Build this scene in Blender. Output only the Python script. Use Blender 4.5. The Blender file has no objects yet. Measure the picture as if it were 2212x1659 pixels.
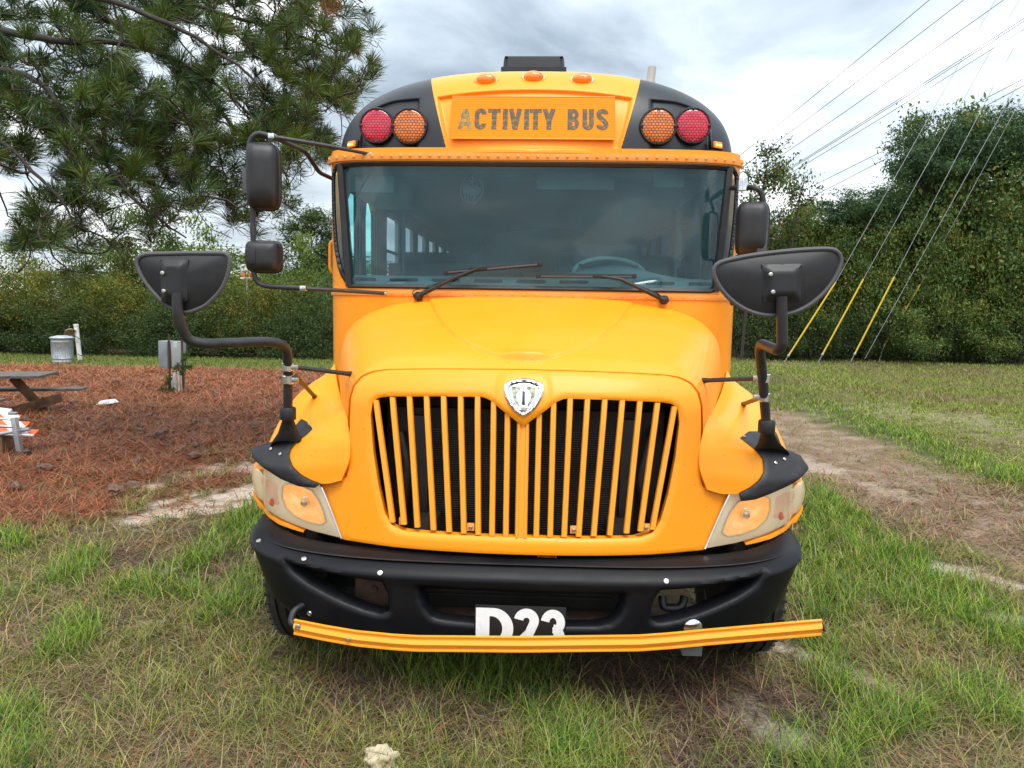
import bpy, bmesh, math, random
import numpy as np
from mathutils import Vector, Matrix
from mathutils.bvhtree import BVHTree
from mathutils.geometry import delaunay_2d_cdt

R = math.radians
rng = np.random.default_rng(7)
random.seed(7)
scene = bpy.context.scene

# ------------------------------------------------------------------ camera, world, sun, exposure
CAM = Vector((0.078, 0.0, 1.68))
FOC = 1600.0                      # focal length in 2212-wide photograph pixels
CROT = Matrix.Rotation(R(2.35), 3, 'Z') @ Matrix.Rotation(R(90 - 6.05), 3, 'X') @ Matrix.Rotation(R(0.9), 3, 'Z')
cam_data = bpy.data.cameras.new('camera')
cam = bpy.data.objects.new('camera', cam_data)
scene.collection.objects.link(cam)
cam_data.sensor_width = 36.0
cam_data.lens = 36.0 * FOC / 2212.0
cam_data.clip_end = 3000.0
cam_data.clip_start = 0.05
cam.matrix_world = Matrix.Translation(CAM) @ CROT.to_4x4()
scene.camera = cam

SUN_EL, SUN_AZ = R(64), R(160)    # azimuth measured from +Y towards +X
world = bpy.data.worlds.new('World')
scene.world = world
world.use_nodes = True
wn, wl = world.node_tree.nodes, world.node_tree.links
wn.clear()
def N(nodes, t, **kw):
    n = nodes.new(t)
    for k, v in kw.items():
        setattr(n, k, v)
    return n
def vmath(nodes, links, op, a, b=None):
    n = nodes.new('ShaderNodeMath'); n.operation = op
    for i, s in enumerate((a, b)):
        if s is None: continue
        if isinstance(s, (int, float)): n.inputs[i].default_value = s
        else: links.new(s, n.inputs[i])
    return n.outputs[0]
def build_world():
    out = N(wn, 'ShaderNodeOutputWorld'); bg = N(wn, 'ShaderNodeBackground')
    bg.inputs['Strength'].default_value = 0.1
    sky = N(wn, 'ShaderNodeTexSky'); sky.sky_type = 'NISHITA'; sky.sun_disc = False
    sky.sun_elevation = SUN_EL; sky.sun_rotation = SUN_AZ; sky.air_density = 1.2; sky.dust_density = 2.5
    tc = N(wn, 'ShaderNodeTexCoord'); sep = N(wn, 'ShaderNodeSeparateXYZ')
    wl.new(tc.outputs['Generated'], sep.inputs[0])
    zz = vmath(wn, wl, 'MAXIMUM', sep.outputs['Z'], 0.0)
    den = vmath(wn, wl, 'ADD', zz, 0.16)
    px = vmath(wn, wl, 'DIVIDE', sep.outputs['X'], den); py = vmath(wn, wl, 'DIVIDE', sep.outputs['Y'], den)
    cmb = N(wn, 'ShaderNodeCombineXYZ'); wl.new(px, cmb.inputs[0]); wl.new(py, cmb.inputs[1])
    cmb.inputs[2].default_value = 3.3
    def noise(scale, detail, rough, dist=0.0):
        n = N(wn, 'ShaderNodeTexNoise'); n.inputs['Scale'].default_value = scale
        n.inputs['Detail'].default_value = detail; n.inputs['Roughness'].default_value = rough
        n.inputs['Distortion'].default_value = dist
        wl.new(cmb.outputs[0], n.inputs['Vector']); return n.outputs[0]
    n1 = noise(1.25, 9, 0.52, 0.3)
    n2 = noise(0.62, 3, 0.5)
    s = vmath(wn, wl, 'ADD', vmath(wn, wl, 'MULTIPLY', n1, 0.72), vmath(wn, wl, 'MULTIPLY', n2, 0.38))
    ramp = N(wn, 'ShaderNodeValToRGB'); wl.new(s, ramp.inputs[0])
    e = ramp.color_ramp.elements
    e[0].position = 0.40; e[0].color = (0.21, 0.26, 0.315, 1)
    e[1].position = 0.60; e[1].color = (0.92, 0.94, 0.95, 1)
    m = e.new(0.49); m.color = (0.38, 0.44, 0.50, 1)
    m = e.new(0.56); m.color = (0.53, 0.60, 0.66, 1)
    # pale brightening towards the horizon, overcast brightening towards the zenith
    hz = N(wn, 'ShaderNodeMapRange'); wl.new(zz, hz.inputs[0])
    hz.inputs[1].default_value = 0.0; hz.inputs[2].default_value = 0.26; hz.inputs[3].default_value = 0.40; hz.inputs[4].default_value = 0.0
    mx = N(wn, 'ShaderNodeMixRGB'); wl.new(hz.outputs[0], mx.inputs[0]); wl.new(ramp.outputs[0], mx.inputs[1])
    mx.inputs[2].default_value = (0.72, 0.77, 0.82, 1)
    lum = vmath(wn, wl, 'ADD', vmath(wn, wl, 'MULTIPLY', zz, 8.5), 6.2)
    sc = N(wn, 'ShaderNodeVectorMath'); sc.operation = 'SCALE'
    wl.new(mx.outputs[0], sc.inputs[0]); wl.new(lum, sc.inputs['Scale'])
    hole = N(wn, 'ShaderNodeMapRange'); wl.new(noise(1.3, 5, 0.5), hole.inputs[0])
    hole.inputs[1].default_value = 0.57; hole.inputs[2].default_value = 0.68; hole.inputs[3].default_value = 0.06; hole.inputs[4].default_value = 0.6
    mix = N(wn, 'ShaderNodeMixRGB'); wl.new(hole.outputs[0], mix.inputs[0])
    wl.new(sc.outputs[0], mix.inputs[1]); wl.new(sky.outputs[0], mix.inputs[2])
    wl.new(mix.outputs[0], bg.inputs['Color']); wl.new(bg.outputs[0], out.inputs[0])
build_world()

sun_data = bpy.data.lights.new('sun', 'SUN')
sun_data.energy = 1.3; sun_data.angle = R(28); sun_data.color = (1.0, 0.95, 0.88)
sun = bpy.data.objects.new('sun', sun_data); scene.collection.objects.link(sun)
sd = Vector((math.sin(SUN_AZ) * math.cos(SUN_EL), math.cos(SUN_AZ) * math.cos(SUN_EL), math.sin(SUN_EL)))
sun.rotation_euler = sd.to_track_quat('Z', 'Y').to_euler()
sun.location = sd * 50

scene.view_settings.view_transform = 'Standard'
scene.view_settings.look = 'None'
scene.view_settings.gamma = 1.0
scene.view_settings.exposure = 1.22
scene.view_settings.use_curve_mapping = False
scene.render.engine = 'CYCLES'
scene.cycles.use_denoising = True
scene.cycles.max_bounces = 8
scene.cycles.transparent_max_bounces = 16
scene.cycles.transmission_bounces = 6
scene.cycles.diffuse_bounces = 3
scene.cycles.glossy_bounces = 3

# ------------------------------------------------------------------ measuring helpers
def ray(u, v):
    return CROT @ Vector(((u - 1106) / FOC, -(v - 829.5) / FOC, -1.0))
def P(u, v, Y):
    d = ray(u, v); return CAM + d * (Y / d.y)
GZ = -0.06                         # ground level (the bus frame's origin lies a little above it)
def G(u, v, z=GZ):
    d = ray(u, v); return CAM + d * ((z - CAM.z) / d.z)
def PS(u, v, f):
    """point where the sight line meets the surface Y = f(x, z): first crossing, by scan and bisection"""
    def g(Y):
        p = P(u, v, Y); return Y - f(p.x, p.z)
    lo = 2.6; Y = lo
    while Y < 5.4 and g(Y) < 0: lo = Y; Y += .04
    hi = Y
    for _ in range(24):
        m = (lo + hi) / 2
        if g(m) < 0: lo = m
        else: hi = m
    return P(u, v, hi)

# ------------------------------------------------------------------ object helpers
WP = {}
def ss(a, b, x):
    t = np.clip((np.asarray(x, float) - a) / (b - a), 0, 1); return t * t * (3 - 2 * t)
def link(o, parent=None, w=(0, 0, 0)):
    scene.collection.objects.link(o); WP[o.name] = Vector(w)
    if parent is not None:
        o.parent = parent; o.matrix_parent_inverse = Matrix.Translation(-WP[parent.name])
    return o
def thing(name, label, cat, loc=(0, 0, 0), group=None):
    o = bpy.data.objects.new(name, None); o.empty_display_size = 0.2
    o.location = loc; link(o, None, loc)
    o['label'] = label; o['category'] = cat
    if group: o['group'] = group
    return o
def tag(o, label=None, cat=None, group=None, kind=None):
    if label: o['label'] = label
    if cat: o['category'] = cat
    if group: o['group'] = group
    if kind: o['kind'] = kind
    return o
def mesh_from(name, V, F, mat, smooth=True, sharp=35, cols=None, recalc=False):
    V = np.asarray(V, dtype=np.float32).reshape(-1, 3)
    me = bpy.data.meshes.new(name)
    if isinstance(F, np.ndarray) and F.ndim == 2:
        k = F.shape[1]
        me.vertices.add(len(V)); me.vertices.foreach_set('co', V.ravel())
        me.loops.add(F.size); me.loops.foreach_set('vertex_index', F.astype(np.int32).ravel())
        me.polygons.add(len(F)); me.polygons.foreach_set('loop_start', np.arange(0, F.size, k, dtype=np.int32))
        me.update(calc_edges=True)
    else:
        me.from_pydata(V.tolist(), [], [tuple(f) for f in F]); me.update()
    if recalc:
        bm = bmesh.new(); bm.from_mesh(me); bmesh.ops.recalc_face_normals(bm, faces=bm.faces); bm.to_mesh(me); bm.free()
    if smooth:
        me.shade_smooth()
        if sharp: me.set_sharp_from_angle(angle=R(sharp))
    if cols is not None:
        ca = me.color_attributes.new('tint', 'FLOAT_COLOR', 'POINT')
        c = np.ones((len(V), 4), np.float32); c[:, :3] = cols
        ca.data.foreach_set('color', c.ravel())
    if mat: me.materials.append(mat)
    return me
def ob(name, V, F, mat, parent=None, smooth=True, sharp=35, cols=None, recalc=False, center=True):
    V = np.asarray(V, dtype=np.float64).reshape(-1, 3)
    c = (V.min(0) + V.max(0)) / 2 if center and len(V) else np.zeros(3)
    me = mesh_from(name, V - c, F, mat, smooth, sharp, cols, recalc)
    o = bpy.data.objects.new(name, me); o.location = c
    return link(o, parent, c)
def ob_bm(name, bm, mat, parent=None, smooth=True, sharp=35):
    bmesh.ops.recalc_face_normals(bm, faces=bm.faces)
    bm.verts.ensure_lookup_table()
    V = [v.co[:] for v in bm.verts]; F = [[l.vert.index for l in f.loops] for f in bm.faces]
    bm.verts.index_update(); F = [[v.index for v in f.verts] for f in bm.faces]
    bm.free()
    return ob(name, V, F, mat, parent, smooth, sharp)
def copy_tree(o, parent=None, loc=None, rz=None, sc=None):
    c = o.copy(); scene.collection.objects.link(c); WP[c.name] = WP[o.name]
    c.parent = parent; c.matrix_parent_inverse = o.matrix_parent_inverse.copy()
    if loc is not None: c.location = loc
    if rz is not None: c.rotation_euler = (0, 0, rz)
    if sc is not None: c.scale = sc if hasattr(sc, '__len__') else (sc, sc, sc)
    for ch in list(o.children): copy_tree(ch, c)
    return c
class MB:
    """collects simple pieces into one mesh"""
    def __init__(s): s.V = []; s.F = []
    def add(s, V, F):
        n = len(s.V); s.V += [tuple(v) for v in V]; s.F += [tuple(i + n for i in f) for f in F]; return s
    def ob(s, name, mat, parent=None, **k): return ob(name, s.V, s.F, mat, parent, recalc=k.pop('recalc', True), **k)

def catmull(pts, n):
    """resample control polyline pts (k,3) through a Catmull-Rom spline to n points, even parameter"""
    p = np.asarray(pts, float); k = len(p)
    q = np.vstack([2 * p[0] - p[1], p, 2 * p[-1] - p[-2]])
    t = np.linspace(0, k - 1, n); i = np.minimum(t.astype(int), k - 2); f = (t - i)[:, None]
    a, b, c, d = q[i], q[i + 1], q[i + 2], q[i + 3]
    return 0.5 * ((2 * b) + (-a + c) * f + (2 * a - 5 * b + 4 * c - d) * f**2 + (-a + 3 * b - 3 * c + d) * f**3)
def resample(pts, n, closed=False):
    p = np.asarray(pts, float)
    if closed: p = np.vstack([p, p[:1]])
    d = np.r_[0, np.cumsum(np.linalg.norm(np.diff(p, axis=0), axis=1))]
    t = np.linspace(0, d[-1], n + (1 if closed else 0))
    r = np.stack([np.interp(t, d, p[:, j]) for j in range(p.shape[1])], 1)
    return r[:-1] if closed else r
def fillet(pts, r, n=6):
    """round the corners of an open polyline by radius r"""
    pts = [Vector(p) for p in pts]; out = [pts[0]]
    for a, b, c in zip(pts, pts[1:], pts[2:]):
        d1, d2 = (a - b), (c - b); L = min(r, d1.length * .49, d2.length * .49)
        p1, p2 = b + d1.normalized() * L, b + d2.normalized() * L
        for i in range(n + 1):
            t = i / n; out.append(p1 * (1 - t)**2 + b * 2 * t * (1 - t) + p2 * t * t)
    out.append(pts[-1]); return out
def tube_geo(pts, r, seg=10, caps=True, closed=False):
    p = np.asarray([tuple(x) for x in pts], float); n = len(p)
    rr = np.full(n, r) if np.isscalar(r) else np.asarray(r, float)
    if closed: tan = np.roll(p, -1, 0) - np.roll(p, 1, 0)
    else: tan = np.gradient(p, axis=0)
    tan /= np.linalg.norm(tan, axis=1)[:, None] + 1e-12
    up = np.array([0, 0, 1.0]) if abs(tan[0][2]) < .9 else np.array([1.0, 0, 0])
    nrm = np.cross(tan[0], up); nrm /= np.linalg.norm(nrm); V = []
    th = np.linspace(0, 2 * np.pi, seg, endpoint=False)
    for i in range(n):
        nrm = nrm - tan[i] * np.dot(nrm, tan[i]); nrm /= np.linalg.norm(nrm) + 1e-12
        bi = np.cross(tan[i], nrm)
        V.append(p[i] + rr[i] * (np.cos(th)[:, None] * nrm + np.sin(th)[:, None] * bi))
    V = np.vstack(V); F = []
    m = n if closed else n - 1
    for i in range(m):
        for j in range(seg):
            a, b = i * seg + j, i * seg + (j + 1) % seg
            c, d = ((i + 1) % n) * seg + (j + 1) % seg, ((i + 1) % n) * seg + j
            F.append((a, b, c, d))
    if caps and not closed:
        F.append(tuple(range(seg))[::-1]); F.append(tuple((n - 1) * seg + j for j in range(seg)))
    return V, F
def tube(name, pts, r, mat, parent=None, seg=10, **k):
    V, F = tube_geo(pts, r, seg); return ob(name, V, F, mat, parent, recalc=True, sharp=50, **k)
def box_geo(c, s, rot=None, bev=0.0):
    bm = bmesh.new(); bmesh.ops.create_cube(bm, size=1.0)
    for v in bm.verts: v.co = Vector((v.co.x * s[0], v.co.y * s[1], v.co.z * s[2]))
    if bev > 0: bmesh.ops.bevel(bm, geom=list(bm.edges), offset=bev, segments=2, profile=.6, affect='EDGES')
    M = rot if rot is not None else Matrix.Identity(3)
    bm.verts.index_update()
    V = [tuple(M @ v.co + Vector(c)) for v in bm.verts]; F = [tuple(v.index for v in f.verts) for f in bm.faces]
    bm.free(); return V, F
def box(name, c, s, mat, parent=None, rot=None, bev=0.004, **k):
    V, F = box_geo(c, s, rot, bev); return ob(name, V, F, mat, parent, sharp=40, **k)
def lathe_geo(prof, seg=24, c=(0, 0, 0), M=None):
    V = []; F = []
    for r, z in prof:
        for j in range(seg):
            a = 2 * math.pi * j / seg; v = Vector((r * math.cos(a), r * math.sin(a), z))
            if M is not None: v = M @ v
            V.append(tuple(v + Vector(c)))
    for i in range(len(prof) - 1):
        for j in range(seg):
            F.append((i * seg + j, i * seg + (j + 1) % seg, (i + 1) * seg + (j + 1) % seg, (i + 1) * seg + j))
    F.append(tuple(range(seg))); F.append(tuple((len(prof) - 1) * seg + j for j in range(seg)))
    return V, F
def aim(d):
    """rotation taking local +Z to direction d"""
    return Vector(d).to_track_quat('Z', 'Y').to_matrix()
def bolt_geo(c, d, r=.012, h=.007):
    return lathe_geo([(r, 0), (r, h * .35), (r * .85, h * .8), (r * .45, h), (r * .42, h * .55), (.0005, h * .55)], 14, c, aim(d))
def bolt(c, d, mat, parent, r=.012, name='bolt', h=.007):
    V, F = bolt_geo(c, d, r, h); return ob(name, V, F, mat, parent, recalc=True, sharp=40)

def inpoly(x, y, poly):
    x = np.asarray(x, float); y = np.asarray(y, float); ins = np.zeros(x.shape, bool); p = np.asarray(poly, float); n = len(p)
    for i in range(n):
        x1, y1 = p[i]; x2, y2 = p[(i + 1) % n]
        if y1 == y2: continue
        c = ((y1 > y) != (y2 > y)) & (x < (x2 - x1) * (y - y1) / (y2 - y1) + x1); ins ^= c
    return ins
def dpoly(x, y, poly, closed=True):
    x = np.asarray(x, float); y = np.asarray(y, float); p = np.asarray(poly, float); best = np.full(x.shape, 1e9); n = len(p)
    for i in range(n if closed else n - 1):
        a = p[i]; b = p[(i + 1) % n]; ab = b - a; L = ab @ ab + 1e-15
        t = np.clip(((x - a[0]) * ab[0] + (y - a[1]) * ab[1]) / L, 0, 1)
        best = np.minimum(best, np.hypot(x - a[0] - t * ab[0], y - a[1] - t * ab[1]))
    return best
def sheet_geo(outer, holes, step, fmap, lip=0.0, lipdir=(0, 1, 0), seamgap=0.0):
    """curved sheet: triangulate outer minus holes in (x,z), map by fmap(x,z,d_outer,d_holes)->(n,3); lips turn the edges inwards"""
    def rs(pl):
        p = np.asarray(pl, float); L = np.linalg.norm(np.diff(np.vstack([p, p[:1]]), axis=0), axis=1).sum()
        return resample(p, max(8, int(L / step)), True)
    loops = [rs(outer)] + [rs(h) for h in holes]
    mn, mx = loops[0].min(0), loops[0].max(0)
    if (mx - mn).max() / step > 2500: print('HUGE', mn, mx, step); raise RuntimeError('huge sheet')
    gx, gz = np.meshgrid(np.arange(mn[0], mx[0], step), np.arange(mn[1], mx[1], step * .87))
    gx = gx + (np.arange(gx.shape[0]) % 2)[:, None] * step * .5
    gx, gz = gx.ravel(), gz.ravel()
    ok = inpoly(gx, gz, loops[0]) & (dpoly(gx, gz, loops[0]) > step * .55)
    for h in loops[1:]: ok &= ~inpoly(gx, gz, h) & (dpoly(gx, gz, h) > step * .55)
    pts = []; edges = []
    for l in loops:
        n0 = len(pts); pts += [tuple(q) for q in l]; edges += [(n0 + i, n0 + (i + 1) % len(l)) for i in range(len(l))]
    nb = len(pts)
    pts += list(zip(gx[ok], gz[ok]))
    vs, es, fs, ov, oe, of = delaunay_2d_cdt([Vector(q) for q in pts], edges, [], 0, 1e-7)
    V2 = np.array([(v[0], v[1]) for v in vs]); F = np.array([f for f in fs])
    c = V2[F].mean(1); keep = inpoly(c[:, 0], c[:, 1], loops[0])
    for h in loops[1:]: keep &= ~inpoly(c[:, 0], c[:, 1], h)
    F = F[keep]
    do = dpoly(V2[:, 0], V2[:, 1], loops[0]); dh = np.full(len(V2), 9.0)
    for h in loops[1:]: dh = np.minimum(dh, dpoly(V2[:, 0], V2[:, 1], h))
    V = fmap(V2[:, 0], V2[:, 1], do, dh)
    V = list(map(tuple, V)); F = [tuple(map(int, f)) for f in F]
    if lip:
        cnt = {}
        for f in F:
            for a, b in ((f[0], f[1]), (f[1], f[2]), (f[2], f[0])):
                k = (min(a, b), max(a, b)); cnt.setdefault(k, []).append((a, b))
        mp = {}
        ld = np.array(lipdir) * lip
        for k, l in cnt.items():
            if len(l) == 1:
                a, b = l[0]
                for q in (a, b):
                    if q not in mp: mp[q] = len(V); V.append(tuple(np.array(V[q]) + ld))
                F.append((b, a, mp[a], mp[b]))
    return np.array(V), F
def grid_faces(nr, nc, closed=False):
    F = []
    for i in range(nr - 1):
        for j in range(nc if closed else nc - 1):
            F.append((i * nc + j, i * nc + (j + 1) % nc, (i + 1) * nc + (j + 1) % nc, (i + 1) * nc + j))
    return F
def loft(rows, nr, nc, smoothc=True):
    """rows: list of equally long polylines -> dense grid (nr x nc)"""
    A = np.stack([catmull(r, nc) if smoothc else resample(r, nc) for r in rows])
    B = np.stack([catmull(A[:, j], nr) for j in range(nc)], 1)
    return B.reshape(-1, 3), grid_faces(nr, nc)
def mirx(V): V = np.array(V, float); V[:, 0] *= -1; return V
def bvh(V, F): return BVHTree.FromPolygons([tuple(v) for v in V], [tuple(int(i) for i in f) for f in F])
def hit(b, u, v, off=0.0):
    d = ray(u, v).normalized(); r = b.ray_cast(CAM, d)
    if r[0] is None: return None, None
    n = r[1]
    if n.dot(d) > 0: n = -n
    return r[0] + n * off, n

# 2-D value noise for scattering and ground shape
_perm = np.random.default_rng(3).random((256, 256))
def vnoise(x, y, s=1.0, o=0):
    x = np.asarray(x, float) * s + o * 17.3; y = np.asarray(y, float) * s + o * 9.1
    i = np.floor(x).astype(int); j = np.floor(y).astype(int); fx = x - i; fy = y - j
    fx = fx * fx * (3 - 2 * fx); fy = fy * fy * (3 - 2 * fy)
    g = lambda a, b: _perm[a % 256, b % 256]
    return (g(i, j) * (1 - fx) + g(i + 1, j) * fx) * (1 - fy) + (g(i, j + 1) * (1 - fx) + g(i + 1, j + 1) * fx) * fy
def fbm(x, y, s=1.0, o=0, n=4):
    r = 0; a = .5; t = 0
    for k in range(n): r = r + a * vnoise(x, y, s * 2**k, o + k); t += a; a *= .5
    return r / t

# ------------------------------------------------------------------ materials
def mk(name, col, rough=.5, metal=0., coat=0., col2=None, ns=6., nlo=.4, nhi=.65, bump=None, emis=None, trans=0., spec=.5, detail=6., rough2=None, extra=None):
    m = bpy.data.materials.new(name); m.use_nodes = True
    nt = m.node_tree; nd, lk = nt.nodes, nt.links; b = nd['Principled BSDF']
    b.inputs['Base Color'].default_value = (*col, 1); b.inputs['Roughness'].default_value = rough
    b.inputs['Metallic'].default_value = metal; b.inputs['Coat Weight'].default_value = coat
    b.inputs['Coat Roughness'].default_value = .12
    b.inputs['Specular IOR Level'].default_value = spec
    b.inputs['Transmission Weight'].default_value = trans
    tc = nd.new('ShaderNodeTexCoord')
    if col2 is not None:
        n = nd.new('ShaderNodeTexNoise'); n.inputs['Scale'].default_value = ns; n.inputs['Detail'].default_value = detail
        n.inputs['Roughness'].default_value = .6
        lk.new(tc.outputs['Object'], n.inputs['Vector'])
        mr = nd.new('ShaderNodeMapRange'); mr.inputs[1].default_value = nlo; mr.inputs[2].default_value = nhi
        lk.new(n.outputs[0], mr.inputs[0])
        mx = nd.new('ShaderNodeMixRGB'); mx.inputs[1].default_value = (*col, 1); mx.inputs[2].default_value = (*col2, 1)
        lk.new(mr.outputs[0], mx.inputs[0]); lk.new(mx.outputs[0], b.inputs['Base Color'])
        if rough2 is not None:
            m2 = nd.new('ShaderNodeMapRange'); m2.inputs[3].default_value = rough; m2.inputs[4].default_value = rough2
            lk.new(mr.outputs[0], m2.inputs[0]); lk.new(m2.outputs[0], b.inputs['Roughness'])
    if bump:
        n = nd.new('ShaderNodeTexNoise'); n.inputs['Scale'].default_value = bump[0]; n.inputs['Detail'].default_value = 4
        lk.new(tc.outputs['Object'], n.inputs['Vector'])
        bp = nd.new('ShaderNodeBump'); bp.inputs['Strength'].default_value = bump[1]; bp.inputs['Distance'].default_value = bump[2] if len(bump) > 2 else .01
        lk.new(n.outputs[0], bp.inputs['Height']); lk.new(bp.outputs[0], b.inputs['Normal'])
    if emis:
        b.inputs['Emission Color'].default_value = (*emis[0], 1); b.inputs['Emission Strength'].default_value = emis[1]
    if extra: extra(nd, lk, b, tc)
    return m
def leafmat(name, transl=.35, rough=.5, spec=.3, tr_col=(1.15, 1.1, .6)):
    m = bpy.data.materials.new(name); m.use_nodes = True; nt = m.node_tree; nd, lk = nt.nodes, nt.links
    b = nd['Principled BSDF']; b.inputs['Roughness'].default_value = rough; b.inputs['Specular IOR Level'].default_value = spec
    a = nd.new('ShaderNodeAttribute'); a.attribute_name = 'tint'
    lk.new(a.outputs['Color'], b.inputs['Base Color'])
    t = nd.new('ShaderNodeBsdfTranslucent'); mu = nd.new('ShaderNodeMixRGB'); mu.blend_type = 'MULTIPLY'; mu.inputs[0].default_value = 1
    lk.new(a.outputs['Color'], mu.inputs[1]); mu.inputs[2].default_value = (*tr_col, 1); lk.new(mu.outputs[0], t.inputs[0])
    mx = nd.new('ShaderNodeMixShader'); mx.inputs[0].default_value = transl
    lk.new(b.outputs[0], mx.inputs[1]); lk.new(t.outputs[0], mx.inputs[2]); lk.new(mx.outputs[0], nd['Material Output'].inputs[0])
    return m
def glassmat(name, tint, refl=1.0, rough=0.0, dirt_sheen=0.0, dirt_sheen_col=(.5, .5, .5)):
    m = bpy.data.materials.new(name); m.use_nodes = True; nt = m.node_tree; nd, lk = nt.nodes, nt.links
    nd.remove(nd['Principled BSDF'])
    t = nd.new('ShaderNodeBsdfTransparent'); t.inputs[0].default_value = (*tint, 1)
    g = nd.new('ShaderNodeBsdfGlossy'); g.inputs['Roughness'].default_value = rough; g.inputs[0].default_value = (refl, refl, refl, 1)
    f = nd.new('ShaderNodeFresnel'); f.inputs[0].default_value = 1.6
    mx = nd.new('ShaderNodeMixShader'); lk.new(f.outputs[0], mx.inputs[0]); lk.new(t.outputs[0], mx.inputs[1]); lk.new(g.outputs[0], mx.inputs[2])
    last = mx.outputs[0]
    if dirt_sheen > 0:
        d = nd.new('ShaderNodeBsdfDiffuse'); d.inputs[0].default_value = (*dirt_sheen_col, 1)
        tc = nd.new('ShaderNodeTexCoord'); n = nd.new('ShaderNodeTexNoise'); n.inputs['Scale'].default_value = 3; n.inputs['Detail'].default_value = 8
        lk.new(tc.outputs['Object'], n.inputs['Vector'])
        mr = nd.new('ShaderNodeMapRange'); mr.inputs[1].default_value = .3; mr.inputs[2].default_value = .8; mr.inputs[3].default_value = dirt_sheen * .6; mr.inputs[4].default_value = dirt_sheen * 1.5
        lk.new(n.outputs[0], mr.inputs[0])
        m2 = nd.new('ShaderNodeMixShader'); lk.new(mr.outputs[0], m2.inputs[0]); lk.new(last, m2.inputs[1]); lk.new(d.outputs[0], m2.inputs[2]); last = m2.outputs[0]
    lk.new(last, nd['Material Output'].inputs[0]); return m

M = {}
def specks(nd, lk, b, tc):
    """fine grime specks and faded, dusty patches over paint"""
    src = b.inputs['Base Color'].links[0].from_socket
    n = nd.new('ShaderNodeTexNoise'); n.inputs['Scale'].default_value = 75; n.inputs['Detail'].default_value = 2; lk.new(tc.outputs['Object'], n.inputs['Vector'])
    mr = nd.new('ShaderNodeMapRange'); mr.inputs[1].default_value = .70; mr.inputs[2].default_value = .76; mr.inputs[4].default_value = .55; lk.new(n.outputs[0], mr.inputs[0])
    mx = nd.new('ShaderNodeMixRGB'); mx.inputs[2].default_value = (.10, .05, .02, 1); lk.new(mr.outputs[0], mx.inputs[0]); lk.new(src, mx.inputs[1])
    n2 = nd.new('ShaderNodeTexNoise'); n2.inputs['Scale'].default_value = 3.5; n2.inputs['Detail'].default_value = 9; n2.inputs['Roughness'].default_value = .7; lk.new(tc.outputs['Object'], n2.inputs['Vector'])
    m2 = nd.new('ShaderNodeMapRange'); m2.inputs[1].default_value = .48; m2.inputs[2].default_value = .75; m2.inputs[4].default_value = .18; lk.new(n2.outputs[0], m2.inputs[0])
    x2 = nd.new('ShaderNodeMixRGB'); x2.inputs[2].default_value = (.74, .36, .10, 1); lk.new(m2.outputs[0], x2.inputs[0]); lk.new(mx.outputs[0], x2.inputs[1]); lk.new(x2.outputs[0], b.inputs['Base Color'])
M['yellow'] = mk('bus_yellow_paint', (.94, .308, .005), .44, coat=.12, spec=.35, col2=(.92, .315, .010), ns=2.2, bump=(260, .05, .002), rough2=.52, extra=specks)
M['yellow_dusty'] = mk('bus_yellow_dusty', (.86, .32, .045), .6, col2=(.80, .36, .10), ns=9, bump=(180, .1, .002))
M['yellow_rail'] = mk('yellow_rail_paint', (.93, .34, .02), .45, coat=.15, col2=(.75, .33, .03), ns=14, nlo=.55, nhi=.8, bump=(150, .1, .002))
M['cap_black'] = mk('black_cap_paint', (.007, .009, .014), .42, col2=(.012, .014, .019), ns=5, bump=(160, .12, .002))
M['rubber'] = mk('black_rubber', (.010, .010, .012), .5, col2=(.026, .025, .025), ns=12, nlo=.5, nhi=.8, bump=(120, .15, .002))
M['bumper'] = mk('bumper_plastic', (.004, .0045, .0065), .40, col2=(.009, .0095, .011), ns=4, nlo=.45, nhi=.75, bump=(230, .12, .002), rough2=.55, spec=.2)
M['plastic'] = mk('black_moulded_plastic', (.008, .008, .0095), .48, col2=(.017, .017, .019), ns=7, bump=(350, .2, .0015))
M['tubeblk'] = mk('black_powder_coat', (.022, .022, .024), .45, col2=(.055, .05, .045), ns=16, nlo=.5, nhi=.8, bump=(220, .15, .002))
M['rim'] = mk('grey_rubber_rim', (.07, .07, .075), .6, bump=(90, .15, .002))
M['chrome'] = mk('chrome', (.85, .86, .88), .08, 1.0, col2=(.62, .64, .66), ns=20, rough2=.25)
M['steel'] = mk('bolt_steel', (.62, .6, .57), .32, 1.0, col2=(.35, .3, .26), ns=60, nlo=.5, nhi=.75)
M['mirror'] = mk('mirror_glass', (.9, .9, .9), .02, 1.0)
M['dark'] = mk('engine_bay_black', (.006, .006, .007), .7, col2=(.014, .013, .012), ns=15)
M['chassis'] = mk('chassis_black', (.012, .012, .012), .7, col2=(.03, .024, .02), ns=8)
M['fins'] = mk('radiator_fins', (.10, .10, .105), .45, .6, col2=(.04, .035, .03), ns=7)
M['rust'] = mk('rusty_steel', (.06, .035, .025), .8, .2, col2=(.11, .055, .035), ns=18)
M['tire'] = mk('tire_rubber', (.014, .014, .014), .72, col2=(.035, .032, .028), ns=25, bump=(80, .3, .003))
M['letters'] = mk('worn_sign_letters', (.065, .048, .02), .6, col2=(.38, .19, .015), ns=42, nlo=.47, nhi=.72)
M['letter_faded'] = mk('faded_sign_letter', (.14, .10, .03), .6, col2=(.50, .26, .02), ns=42, nlo=.40, nhi=.66)
M['white'] = mk('white_vinyl', (.80, .80, .80), .5, col2=(.66, .66, .66), ns=40, nlo=.5, nhi=.8)
M['blackplate'] = mk('black_plate', (.012, .012, .013), .4)
M['interior'] = mk('interior_panel', (.17, .19, .20), .6, col2=(.14, .16, .17), ns=3)
M['interior_light'] = mk('interior_light_panel', (.42, .46, .47), .6)
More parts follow.
